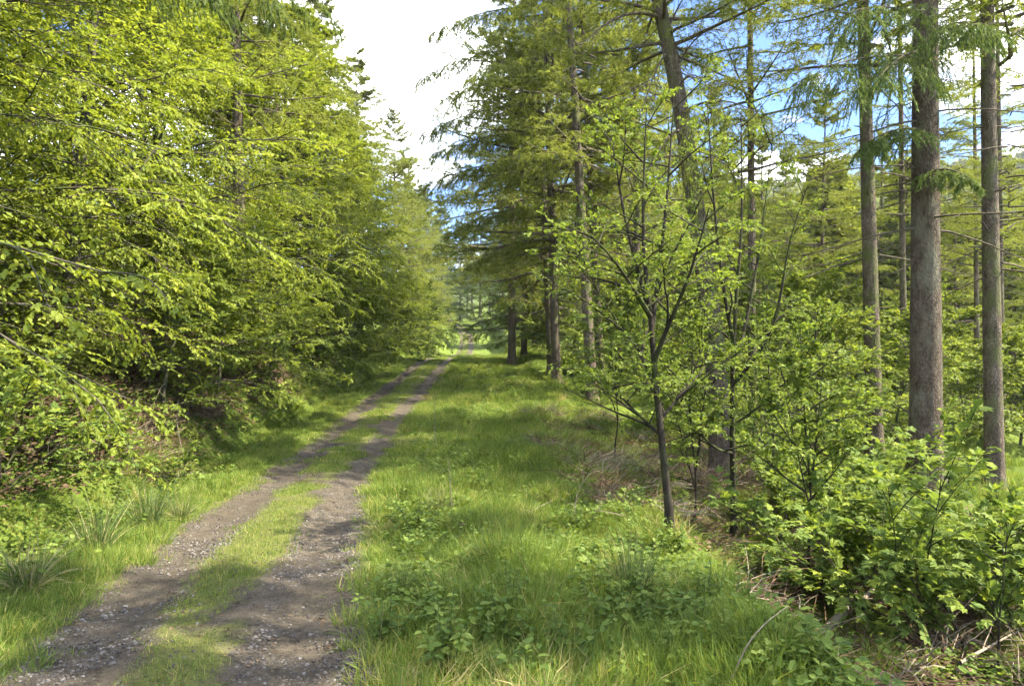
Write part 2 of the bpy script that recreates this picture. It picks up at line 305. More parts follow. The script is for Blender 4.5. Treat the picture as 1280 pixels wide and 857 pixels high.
# ------------------------------------------------------------------ scene-building helpers
def obj(name, me, parent=None):
    o = bpy.data.objects.new(name, me); COL.objects.link(o)
    if parent: o.parent = parent
    return o
def tag(o, label, cat=None, group=None, kind=None):
    o['label'] = label
    if cat: o['category'] = cat
    if group: o['group'] = group
    if kind: o['kind'] = kind
    return o
def thing(name, label, cat, loc=(0, 0, 0), rot=(0, 0, 0), group=None, scale=1.0):
    o = bpy.data.objects.new(name, None); COL.objects.link(o); o.location = loc; o.rotation_euler = rot
    o.scale = (scale,) * 3 if np.isscalar(scale) else scale; o.empty_display_size = .3
    return tag(o, label, cat, group)
def scatter(name, label, pts, rot, scl, pick, tint, protos, kind='stuff'):
    """one 'stuff' object: small prototype meshes set out on given points"""
    col = bpy.data.collections.new(name + "_pieces")
    for i, me in enumerate(protos):
        col.objects.link(bpy.data.objects.new("%s_piece_%02d" % (name, i), me))
    n = len(pts); me = bpy.data.meshes.new(name); me.vertices.add(n); me.vertices.foreach_set('co', np.asarray(pts, np.float32).ravel())
    def at(nm, typ, v, key):
        a = me.attributes.new(nm, typ, 'POINT'); a.data.foreach_set(key, np.ascontiguousarray(v).ravel())
    at('rot', 'FLOAT_VECTOR', rot.astype(np.float32), 'vector'); at('scl', 'FLOAT_VECTOR', scl.astype(np.float32), 'vector')
    at('pick', 'INT', pick.astype(np.int32), 'value'); at('tint', 'FLOAT', tint.astype(np.float32), 'value')
    o = obj(name, me); tag(o, label, None, None, kind)
    ng = bpy.data.node_groups.new(name, 'GeometryNodeTree')
    ng.interface.new_socket('Geometry', in_out='INPUT', socket_type='NodeSocketGeometry'); ng.interface.new_socket('Geometry', in_out='OUTPUT', socket_type='NodeSocketGeometry')
    gi = nd(ng, 'NodeGroupInput'); go = nd(ng, 'NodeGroupOutput'); ci = nd(ng, 'GeometryNodeCollectionInfo'); ci.inputs['Collection'].default_value = col
    ci.inputs['Separate Children'].default_value = True; ci.inputs['Reset Children'].default_value = True
    ip = nd(ng, 'GeometryNodeInstanceOnPoints'); ip.inputs['Pick Instance'].default_value = True
    def na(nm, typ): x = nd(ng, 'GeometryNodeInputNamedAttribute', data_type=typ); x.inputs['Name'].default_value = nm; return x.outputs[0]
    er = nd(ng, 'FunctionNodeEulerToRotation')
    L = ng.links
    L.new(gi.outputs[0], ip.inputs['Points']); L.new(ci.outputs[0], ip.inputs['Instance']); L.new(na('pick', 'INT'), ip.inputs['Instance Index'])
    L.new(na('rot', 'FLOAT_VECTOR'), er.inputs[0]); L.new(er.outputs[0], ip.inputs['Rotation']); L.new(na('scl', 'FLOAT_VECTOR'), ip.inputs['Scale'])
    L.new(ip.outputs[0], go.inputs[0])
    md = o.modifiers.new("scatter", 'NODES'); md.node_group = ng
    return o
def slope_n(X, Y, e=.15):
    dx = (hgt(X + e, Y) - hgt(X - e, Y)) / (2 * e); dy = (hgt(X, Y + e) - hgt(X, Y - e)) / (2 * e)
    return nrm(np.stack([-dx, -dy, np.ones_like(dx)], -1))

# ------------------------------------------------------------------ ground and track
def build_ground():
    a = np.linspace(-1, 1, 330); u = np.sign(a) * (9 * np.abs(a) + 900 * np.abs(a) ** 7)
    u = np.sort(np.concatenate([u, [-1.3, -1.15, 1.15, 1.3]]))
    Y = np.concatenate([np.arange(-30, 2, 1.0), 2 * np.exp(np.linspace(0, math.log(850 / 2), 330))])
    U, YY = np.meshgrid(u, Y); X = xc(YY) * np.exp(-np.maximum(YY - 200, 0) / 300) + U
    Z = hgt(X, YY, True); V = np.stack([X, YY, Z], -1)
    nY, nU = Z.shape; i = np.arange(nY * nU).reshape(nY, nU)
    F = np.stack([i[:-1, :-1], i[:-1, 1:], i[1:, 1:], i[1:, :-1]], -1).reshape(-1, 4)
    uu = X - xc(YY)
    lit = sstep(2.6, 3.8, -uu) * .75 * (1 - .8 * sstep(30, 55, YY)) + .26 * sstep(5, 6.0, uu) * (1 - .6 * sstep(12, 30, uu))
    lit = lit + .25 * np.exp(-((uu - 5.3) / .5) ** 2)
    g = Geo(); g.add(V, F, 0, lit.ravel())
    return tag(obj("ground", g.mesh("ground", [ground_mat()], True)), "grassy and leaf littered woodland ground falling to the valley", None, None, 'structure')
def rut_green(u, X, Y):
    n = fbm(X * 1.6, Y * 1.1, 21, 4); n2 = fbm(X * 6, Y * 6, 25, 3)
    mid = np.exp(-((u + .05) / .45) ** 4) * (.20 + 1.25 * n) * (.88 + .2 * sstep(6, 14, Y))
    edge = sstep(.95, 1.25, np.abs(u) + (n - .5) * .35)
    return np.clip(sstep(.42, .70, np.maximum(mid, edge) + (n2 - .5) * .45), 0, 1)
def build_track():
    u = np.linspace(-1.32, 1.32, 67); Y = np.concatenate([np.arange(-20, 2, .5), 2 * np.exp(np.linspace(0, math.log(180 / 2), 520))])
    U, YY = np.meshgrid(u, Y); X = xc(YY) + U
    Z = hgt(X, YY) + .006 + .03 * (fbm(X * 4, YY * 4, 41, 3) - .5) * (1 - sstep(.9, 1.2, np.abs(U))) - .12 * sstep(1.2, 1.32, np.abs(U))
    V = np.stack([X, YY, Z], -1); nY, nU = Z.shape; i = np.arange(nY * nU).reshape(nY, nU)
    F = np.stack([i[:-1, :-1], i[:-1, 1:], i[1:, 1:], i[1:, :-1]], -1).reshape(-1, 4)
    g = Geo(); g.add(V, F, 0, (rut_green(U, X, YY) * .75).ravel())
    return tag(obj("track", g.mesh("track", [track_mat()], True)), "stony forest track with two wheel ruts and a grassy middle", None, None, 'structure')
build_ground(); build_track()

# ------------------------------------------------------------------ trunks and tree prototypes
def trunk_geo(H, r0, K=34, S=18, wig=.05, flare=.45, curve_pts=None, seed=1, bumps=.10, top=.06, mat=0):
    g = Geo(); t = np.linspace(0, 1, K) ** 1.25
    rs = np.random.default_rng(seed); ph = rs.random(4) * 6.28
    if curve_pts is None:
        P = np.stack([wig * (np.sin(t * 5 + ph[0]) - np.sin(ph[0])) * t ** .5, wig * (np.sin(t * 4 + ph[1]) - np.sin(ph[1])) * t ** .5, t * H], -1)
    else:
        c = np.asarray(curve_pts, float); s = np.concatenate([[0], np.cumsum(np.linalg.norm(np.diff(c, axis=0), axis=1))]); s /= s[-1]
        P = np.stack([np.interp(t, s, c[:, k]) for k in range(3)], -1)
        for _ in range(6): P[1:-1] = .25 * P[:-2] + .5 * P[1:-1] + .25 * P[2:]
    d = np.linalg.norm(P - P[0], axis=1)
    rad = r0 * (top + (1 - top) * (1 - t) ** .85) + r0 * flare * np.exp(-d / (r0 * 1.3))
    tubes(g, P[None], rad[None], S, mat, bumps, seed)
    V = g.V[-1].reshape(K, S, 3); a = np.arange(S) * 2 * np.pi / S
    lobes = 1 + .28 * np.maximum(0, np.cos(a * 5 + ph[2]))[None] * np.exp(-d / (r0 * 1.6))[:, None]
    g.V[-1] = (P[:, None] + (V - P[:, None]) * lobes[..., None]).reshape(-1, 3)
    return g, P

def beech_parts(name, seed, H, rad, zlow, nprim, nsec, ntwig, nleaf, leaf, shape=DIAMOND, r0=.16, leafmat=None, top_taper=.75):
    global R
    R = np.random.default_rng(seed)
    tg, TP = trunk_geo(H, r0, wig=.25, seed=seed, flare=.3)
    t = np.sort(zlow / H + (.97 - zlow / H) * R.random(nprim) ** .9); pos, _ = at_s(TP[None], (t ** (1 / 1.25))[None]); pos = pos[0]
    az = np.arange(nprim) * GA + R.normal(0, .3, nprim)
    tt = (t - t.min()) / (t.max() - t.min())
    L = rad * (.75 + .35 * np.sin(np.clip(tt * 1.4 + .25, 0, 1) * math.pi)) * (1 - top_taper * tt ** 2.2) * (.75 + .4 * R.random(nprim))
    el = np.radians(8 + 48 * tt ** 1.2 + R.normal(0, 7, nprim))
    d = np.stack([np.cos(az) * np.cos(el), np.sin(az) * np.cos(el), np.sin(el)], -1)
    A = grow(pos, d, L, 9, .5, .10)
    Bp, Bl = sides(A, L, nsec, .08, 1, 52, .47, .5, 6, .30, tilt=.20, wob=.08)
    Cp, Cl = sides(Bp, Bl, ntwig, .12, 1, 48, .45, .45, 4, .30, tilt=.24, wob=.08)
    lg = Geo()
    tubes(lg, A, np.maximum(.0058 * L[:, None], .005) * (1.15 - np.linspace(0, 1, 9))[None] + .003, 5)
    tubes(lg, Bp, np.maximum(.007 * Bl[:, None], .004) * (1.1 - np.linspace(0, 1, 6))[None] + .0015, 3)
    cg = Geo()
    s = np.broadcast_to(.12 + .88 * (np.arange(nleaf) + .5) / nleaf, (len(Cp), nleaf)); p, T = at_s(Cp, s)
    sg = np.where(np.arange(nleaf) % 2, 1., -1.) * np.ones((len(Cp), 1))
    D = rot_about(T, np.broadcast_to(UP, T.shape), sg * (.85 + R.normal(0, .25, sg.shape))) + np.array([0, 0, -.25]) + R.normal(0, .25, T.shape)
    Nn = UP + R.normal(0, .42, T.shape)
    tint = np.clip(.5 + R.normal(0, .22, (len(Cp), 1)) + R.normal(0, .15, (len(Cp), nleaf)), 0, 1).ravel()
    leaves(cg, shape, p, D, Nn, (leaf * (.7 + .5 * R.random(p.shape[0] * nleaf))), 0, tint)
    return (tg.mesh(name + "_trunk", [M_BARK_BEECH], True), lg.mesh(name + "_limbs", [M_BARK_BEECH], True), cg.mesh(name + "_crown", [leafmat or M_BEECH]))

def conifer_parts(name, seed, H, r0, zlow, zfol, nprim, Lmax, kind, nneed=9, nlen=.05, nsec=10, ntw=5, barkm=None, dead=26, prof=1.15, bole=None):
    """kind 'larch': hanging twigs with soft tufts; 'spruce': flatter, darker sprays"""
    global R
    R = np.random.default_rng(seed); larch = kind == 'larch'
    tg, TP = trunk_geo(H, r0, K=44, S=18, wig=.12, seed=seed, top=.05) if bole is None else trunk_geo(H, r0, K=46, S=24, curve_pts=bole, seed=seed, bumps=.07, flare=.35, top=.12)
    def prim(n, z0, z1, Lf, droop, K=8):
        z = np.sort(z0 + (z1 - z0) * R.random(n)); pos, _ = at_s(TP[None], ((z / H) ** (1 / 1.25))[None])
        az = np.arange(n) * GA + R.normal(0, .5, n); tt = (z - zlow) / (H - zlow)
        L = Lf * (1 - .93 * np.clip(tt, 0, 1) ** prof) * (.65 + .5 * R.random(n)) + .25
        el = np.radians((-6 if larch else -4) + 42 * np.clip(tt, 0, 1) ** 1.4 + R.normal(0, 8, n))
        d = np.stack([np.cos(az) * np.cos(el), np.sin(az) * np.cos(el), np.sin(el)], -1)
        A = grow(pos[0], d, L, K, droop, .045)
        s = np.linspace(0, 1, K); A[..., 2] += (s ** 3)[None] * L[:, None] * .22      # tips sweep up again
        return A, L
    A, L = prim(nprim, zfol, H * .985, Lmax, .55)
    Bp, Bl = sides(A, L, nsec, .22, 1, 58, .38, .55, 5, .35 if larch else .3, tilt=.1)
    Cp, Cl = sides(Bp, Bl, ntw, .1, 1, 45, .5, .3, 4, .8 if larch else .45, down=.35 if larch else .1, tilt=.2)
    lg = Geo(); k8 = np.linspace(0, 1, 8)
    tubes(lg, A, (.011 * L[:, None] + .008) * (1.1 - k8)[None] + .003, 5)
    tubes(lg, Bp, (.006 * Bl[:, None] + .003) * (1.05 - np.linspace(0, 1, 5))[None] + .0015, 3)
    if dead:                                                                          # bare dead branches on the lower bole
        Dp, Dl = prim(dead, zlow, zfol + 1.5, Lmax * .62, .7)
        tubes(lg, Dp, (.005 * Dl[:, None] + .005) * (1.1 - k8)[None] + .002, 4)
        Ep, El = sides(Dp, Dl, 7, .25, 1, 50, .4, .5, 5, .4); tubes(lg, Ep, (.004 * El[:, None] + .003) * (1.05 - np.linspace(0, 1, 5))[None] + .001, 3)
    cg = Geo()
    for Q, n in ((Cp, nneed), (Bp, nneed + 5)):
        s = np.broadcast_to((np.arange(n) + .5) / n, (len(Q), n)); p, T = at_s(Q, s)
        for rep in range(2):
            if larch:
                D = T * .45 + R.normal(0, .6, T.shape) * np.array([1, 1, .7])
            else:
                sg = np.where((np.arange(n) + rep) % 2, 1., -1.) * np.ones((len(Q), 1)); D = rot_about(T, np.broadcast_to(UP, T.shape), sg * .85) + R.normal(0, .3, T.shape) + UP * .1
            Nn = R.normal(0, 1, T.shape) if larch else UP + R.normal(0, .5, T.shape)
            tint = np.clip(.5 + R.normal(0, .2, (len(Q), 1)) + R.normal(0, .15, (len(Q), n)), 0, 1).ravel()
            leaves(cg, NEEDLE, p + R.normal(0, .012, p.shape), D, Nn, nlen * (1.4 if larch else 1.7) * (.7 + .6 * R.random(p.shape[0] * n)), 0, tint)
    bm = barkm or (M_BARK_LARCH if larch else M_BARK_FIR)
    return (tg.mesh(name + "_trunk", [bm], True), lg.mesh(name + "_limbs", [M_BARK_TWIG], True), cg.mesh(name + "_crown", [M_LARCH if larch else M_SPRUCE]))

def plant_tree(name, label, cat, parts, loc, rotz=0., scale=1.0, group=None, lean=(0., 0.), names=("trunk", "limbs", "crown")):
    t = thing(name, label, cat, loc, (lean[0], lean[1], rotz), group, scale)
    for nm, me in zip(names, parts):
        if me is None: continue
        o = obj(nm, me, t)
        if nm in ("crown", "limbs"): o['kind'] = 'stuff'
    return t

BEECH = [beech_parts("beech_a", 11, 14, 4.6, 1.0, 58, 14, 8, 12, .080),
         beech_parts("beech_b", 12, 12, 4.4, .8, 56, 14, 8, 12, .076),
         beech_parts("beech_c", 13, 16, 4.8, 1.6, 58, 14, 8, 12, .084)]
BEECH_NEAR = beech_parts("beech_near", 15, 11, 4.4, .6, 56, 13, 8, 10, .072, OVAL)
BEECH_LOW = [beech_parts("beech_low_a", 21, 4.2, 2.3, .12, 34, 10, 6, 8, .084, OVAL, r0=.05, leafmat=M_BEECH2, top_taper=.5),
             beech_parts("beech_low_b", 22, 3.2, 2.0, .10, 32, 10, 6, 8, .088, DIAMOND, r0=.04, leafmat=M_BEECH2, top_taper=.5)]
LARCH = [conifer_parts("larch_a", 31, 22, .22, 3, 5.0, 100, 5.4, 'larch', 10, .085, dead=12, prof=1.8),
         conifer_parts("larch_b", 32, 24, .24, 5, 8.5, 85, 4.2, 'larch', 10, .08, dead=14),
         conifer_parts("larch_c", 33, 20, .20, 1.2, 1.8, 115, 4.9, 'larch', 9, .095, dead=6, prof=1.35)]
TALL = [conifer_parts("tall_larch", 35, 27, .24, 5, 10.0, 60, 4.2, 'larch', 9, .07, dead=14)]
SPRUCE = [conifer_parts("spruce_a", 41, 20, .22, .5, .9, 125, 5.0, 'spruce', 8, .095, dead=0),
          conifer_parts("spruce_b", 42, 24, .25, 1.5, 4.5, 105, 4.4, 'spruce', 8, .095, dead=12)]

# ------------------------------------------------------------------ the tall conifers on the right
BOLE = {}
def fir(name, label, cat, base, top_px, H, r0, crown, group=None, rotz=0., barkm=None, pts=None, extra=None, seed=5, sc=1.0, limbs=True):
    """a single tree with its own bole (leaning to top_px = (x, y) of the photograph at the same distance)"""
    b = np.array(base); t = thing(name, label, cat, b, (0, 0, 0), group)
    if pts is None:
        tp = px(top_px[0], top_px[1], b[1]); k = H / (tp[2] - b[2]); end = (tp - b) * k
        pts = [np.zeros(3), end * .5 + np.array([.03, 0, 0]), end]
    g, P = trunk_geo(H, r0, K=46, S=24, curve_pts=pts, seed=seed, bumps=.07, flare=.35, top=.12)
    obj("trunk", g.mesh(name + "_trunk", [barkm or M_BARK_FIR], True), t); BOLE[t.name] = P + b
    rs = np.random.default_rng(seed); ns = 26; zz = rs.uniform(.8, 10, ns); cc = np.stack([np.interp(zz, P[:, 2], P[:, q]) for q in (0, 1)] + [zz], -1); az_ = rs.random(ns) * 6.283
    dd = np.stack([np.cos(az_), np.sin(az_), rs.normal(.05, .25, ns)], -1); ln = r0 + rs.uniform(.03, .28, ns); sg = Geo()
    tubes(sg, np.stack([cc + dd * (ln * q)[:, None] for q in (.3, .7, 1)], 1), np.array([[.022, .016, .008]]) * rs.uniform(.5, 1.2, (ns, 1)), 5)
    st_ = obj("branch_stubs", sg.mesh(name + "_stubs", [M_BARK_TWIG], True), t); st_['kind'] = 'stuff'
    pts = np.asarray(pts); dirv = pts[-1] / np.linalg.norm(pts[-1])
    for nm, me in (("limbs", crown[1]), ("crown", crown[2])):
        o = obj(nm, me, t); o.scale = (sc,) * 3
        o.rotation_euler = (-math.asin(dirv[1]), math.asin(dirv[0]), rotz)
        if nm in ("crown", "limbs"): o['kind'] = 'stuff'
    return t
big = fir("fir_tree", "thickest conifer trunk with rough grey brown bark above the sycamore bush", 'tree', base_at(1157, 13.5), (1155, 0), 26, .30, TALL[0], rotz=.4, seed=51)
fir("fir_tree", "straight slim conifer trunk with smooth bark at the right edge of the picture", 'tree', base_at(1243, 14.6), (1232, 0), 25, .19, TALL[0], rotz=2.1, barkm=M_BARK_LARCH, seed=52, sc=.93)
fir("fir_tree", "medium conifer trunk patchily sunlit left of the thickest trunk", 'tree', base_at(1094, 17), (1077, 0), 26, .20, TALL[0], rotz=3.6, barkm=M_BARK_LARCH, seed=53)
b4 = base_at(903, 14.2); lp = [px(x, y, 14.2) - b4 for x, y in ((893, 420), (868, 250), (846, 100), (822, 0))]
lean_pts = [np.zeros(3)] + lp + [lp[-1] + np.array([-.6, .3, 3.5]), lp[-1] + np.array([-.7, .5, 9])]
lean = plant_tree("larch_tree", "crooked larch leaning to the track with pale lower bole behind the saplings", 'tree', conifer_parts("leaning_larch", 54, 18.5, .235, 4.0, 8.5, 55, 3.8, 'larch', 8, .065, dead=12, bole=lean_pts), b4)
BOLE[lean.name] = trunk_geo(18.5, .2, K=46, curve_pts=lean_pts)[1] + b4
fir("larch_tree", "thin straight larch trunk rising just right of the crooked larch", 'tree', base_at(941, 19), (936, 0), 22, .125, TALL[0], rotz=.3, barkm=M_BARK_LARCH, seed=55, sc=.75)
fir("larch_tree", "nearer of two grey larch trunks standing bare at the edge of the verge", 'tree', base_at(741, 24), (716, 100), 24, .20, LARCH[1], rotz=5.0, barkm=M_BARK_LARCH, seed=56)
fir("larch_tree", "farther of two grey larch trunks at the edge of the verge", 'tree', base_at(752, 28.5), (731, 100), 24, .19, LARCH[1], rotz=2.5, barkm=M_BARK_LARCH, seed=57)
over = fir("larch_tree", "tall larch whose long drooping boughs reach out over the track", 'tree', base_at(696, 30), (683, 100), 24, .21, LARCH[0], rotz=0.9, barkm=M_BARK_LARCH, seed=58, sc=1.08)
fir("larch_tree", "larch standing close behind the one with boughs over the track", 'tree', base_at(689, 34), (672, 100), 25, .19, LARCH[0], rotz=3.4, barkm=M_BARK_LARCH, seed=59)
for X_, Y_, rz_, sd_, lb in ((9.0, 3.6, .5, 66, "tall larch just outside the picture shading the near track"),):
    fir("larch_tree", lb, 'tree', (X_, Y_, float(hgt(X_, Y_)) - .05), None, 22, .18, LARCH[1], rotz=rz_, barkm=M_BARK_LARCH, seed=sd_, sc=.88, pts=[np.zeros(3), np.array([.05, 0, 12]), np.array([.1, .1, 22])])
# thin poles between and behind them
for x, Y, H, r, z, sd_, lb in ((1130, 24, 22, .12, 1.2, 61, "thin conifer pole close to the left side of the thickest trunk"), (1174, 26, 22, .10, 2.7, 62, "thin conifer pole close to the right side of the thickest trunk"),
                               (1222, 27, 21, .11, 4.0, 63, "thin pole just behind the slim trunk at the right edge"), (798, 27, 21, .16, 5.2, 64, "grey larch pole seen between the two forked saplings and the verge"),
                               (1252, 22, 20, .11, 1.9, 65, "thin conifer pole outermost on the right edge")):
    fir("larch_tree", lb, 'tree', base_at(x, Y), (x - 6, 60), H, r, TALL[0] if x > 1000 else LARCH[1], rotz=z, barkm=M_BARK_LARCH, seed=sd_, sc=H / (33 if x > 1000 else 24))

# conifers beside the far track
for (x, Y, pr, rz, s, lb, nm) in ((655, 44, SPRUCE[0], .5, .95, "dark drooping spruce at the bend right of the track", "spruce_tree"),
                                  (640, 41, LARCH[0], 1.1, 1.12, "broad larch nearest the track on its right side", "larch_tree"),
                                  (668, 62, SPRUCE[0], 1.4, 1.0, "dark spruce filling the gap at the end of the track", "spruce_tree"),
                                  (655, 84, SPRUCE[1], 2.9, 1.1, "taller spruce behind the bend of the track", "spruce_tree"),
                                  (720, 46, LARCH[2], 4.2, 1.0, "pale green larch behind the grey larch trunks", "larch_tree")):
    plant_tree(nm, lb, 'tree', pr, base_at(x, Y), rz, s)
R = np.random.default_rng(99)
for i, (x, Y) in enumerate(((575, 150), (600, 160), (625, 150), (590, 185), (650, 135), (628, 138), (560, 165), (545, 190), (680, 110), (700, 85), (552, 140), (530, 150), (510, 130), (612, 175), (645, 112), (584, 172))):
    plant_tree("spruce_tree", "dark conifer in the wood where the track disappears", 'tree', SPRUCE[i % 2], base_at(x, Y), i * 1.3, 1.0 + .3 * R.random(), "conifers closing the end of the track")
# wood on the slope to the right
slope = [(775, 44), (835, 40), (905, 46), (985, 42), (1030, 34), (1100, 44), (1195, 38), (1262, 42), (1310, 30), (870, 52), (950, 55), (1060, 52), (1120, 56), (1160, 50), (1215, 54), (1285, 52), (1010, 50), (890, 34), (1075, 60), (1140, 46), (1240, 62), (955, 46),
         (790, 66), (850, 72), (920, 66), (1000, 70), (1070, 74), (1150, 66), (1230, 70), (1300, 62)]
for i, (x, Y) in enumerate(slope):
    k = [LARCH[0], LARCH[1], LARCH[2], LARCH[1]][i % 4] if Y > 33 else LARCH[1]
    plant_tree("larch_tree", "larch in the wood down the slope behind the trunks on the right", 'tree', k, base_at(x, Y), i * 2.1, .58 + .28 * R.random(), "conifers down the slope")

# ------------------------------------------------------------------ the broadleaved wall on the left
def bu(u, Y, sink=.06): X = float(xc(Y)) + u; return np.array([X, Y, float(hgt(X, Y)) - sink])
left = [(-5.4, 6.2, BEECH_NEAR, 0.3, .92, "beech nearest the camera with big bright leaves at the left edge"),
        (-5.2, 9.8, BEECH_NEAR, 2.2, 1.0, "beech with a dark trunk over the leaf littered bank"),
        (-5.0, 13.2, BEECH[1], 4.0, 1.0, "beech with dark twin trunks above the rushes on the bank"),
        (-5.0, 17.2, BEECH[0], 1.0, 1.0, "beech with layered boughs left of the lit grey trunk"),
        (-5.6, 23, BEECH[1], 5.1, 1.0, "beech with low boughs just right of the lit grey trunk"),
        (-4.8, 26.5, BEECH[0], 2.9, 1.0, "beech leaning its boughs to the track halfway along the bank"),
        (-4.6, 29.3, BEECH[1], 3.7, .9, "slender beech overhanging the verge past the dark hollow"), (-4.9, 33, BEECH[2], .6, .95, "beech before the row of larches left of the track"),
        (-5.0, 39, BEECH[1], 3.3, 1.05, "bright beech beside the far dip of the track"),
        (-4.7, 43.5, BEECH[1], 2.2, .95, "light green beech where the far verge narrows"), (-5.4, 48, BEECH[0], 1.7, .95, "small beech at the crest left of the track"),
        (-9.5, 7.5, BEECH[0], 2.2, 1.1, None), (-9.5, 11, BEECH[2], 1.2, 1.05, None), (-9.5, 16, BEECH[0], 3.9, 1.1, None), (-9.8, 21, BEECH[2], 5.5, 1.1, None), (-10, 27, BEECH[2], 2.0, 1.15, None),
        (-10, 34, BEECH[0], 4.4, 1.2, None), (-10, 43, BEECH[2], .1, 1.1, None), (-14, 18, BEECH[2], 2.4, 1.2, None), (-14.5, 26, BEECH[0], 3.0, 1.25, None), (-15, 36, BEECH[2], 5.0, 1.25, None)]
for u, Y, pr, rz, s, lb in left:
    plant_tree("beech_tree", lb or "beech in the wood higher up the bank behind the front row", 'tree', pr, bu(u, Y), rz, s, None if lb else "beeches higher up the bank")
for u, Y, pr, rz, s, lb in ((-3.5, 14.0, BEECH_LOW[0], .4, .95, "leafy beech bush at the bank foot nearest the pale twigs"), (-3.4, 17.0, BEECH_LOW[0], 2.0, 1.0, "dense beech bush at the bank foot with shade beneath it"),
                            (-3.3, 20.5, BEECH_LOW[1], 3.6, 1.15, "beech bush overhanging the verge before the dark hollow"), (-3.5, 27.0, BEECH_LOW[0], 5.0, .95, "beech bush beyond the dark hollow in the bank"),
                            (-3.3, 33.0, BEECH_LOW[1], 1.1, 1.3, "rounded bush beside the far verge left of the track"), (-3.0, 40.0, BEECH_LOW[0], 2.7, 1.0, "yellowish bush left of the track before its crest"),
                            (-2.9, 47.0, BEECH_LOW[1], 4.1, 1.4, "bright yellow green bush at the crest of the track"), (-2.9, 54, BEECH_LOW[0], .2, 1.3, "yellow bush just beyond the crest on the left"), (-3.2, 62, BEECH_LOW[1], 1.9, 1.7, "rounded bush farther beyond the crest on the left"), (-3.6, 74, BEECH_LOW[0], 3.1, 1.5, "bush on the far lit bank left of the track"), (-4.2, 88, BEECH_LOW[1], 4.0, 2.0, "last bush on the far lit bank"), (-5.2, 11.6, BEECH_LOW[1], 5.6, .9, "small beech sapling on the leaf litter under the dark trunks")):
    plant_tree("beech_bush", lb, 'bush', pr, bu(u, Y), rz, s)
for u, Y, pr, rz, s, lb in ((-4.3, 21, LARCH[1], .8, .9, "larch with a sunlit grey trunk showing through the beech leaves"), (-7.0, 43, LARCH[2], 1.9, 1.08, "pointed larch tallest against the clouds left of the track"),
                            (-6.4, 52, LARCH[2], 3.0, 1.05, "pointed larch next along the left side of the track"), (-5.0, 63, LARCH[0], 4.6, .95, "larch with a lit trunk left of the end of the track"),
                            (-5.5, 74, LARCH[2], .2, 1.0, "pale larch at the far left side of the track"), (-7.0, 90, LARCH[2], 2.6, 1.1, "farthest pale larch left of the track"),
                            (-11, 38, LARCH[0], 5.2, 1.05, "tall larch rising behind the beeches"), (-7.5, 35, LARCH[2], 4.1, 1.1, "larch with a pointed top nearest the gap of sky"), (-6.6, 110, LARCH[2], 3.6, 1.2, "larch where the left side of the track fades away"), (-9, 130, LARCH[2], 1.5, 1.3, "last larch beyond the bend on the left")):
    plant_tree("larch_tree", lb, 'tree', pr, bu(u, Y), rz, s)

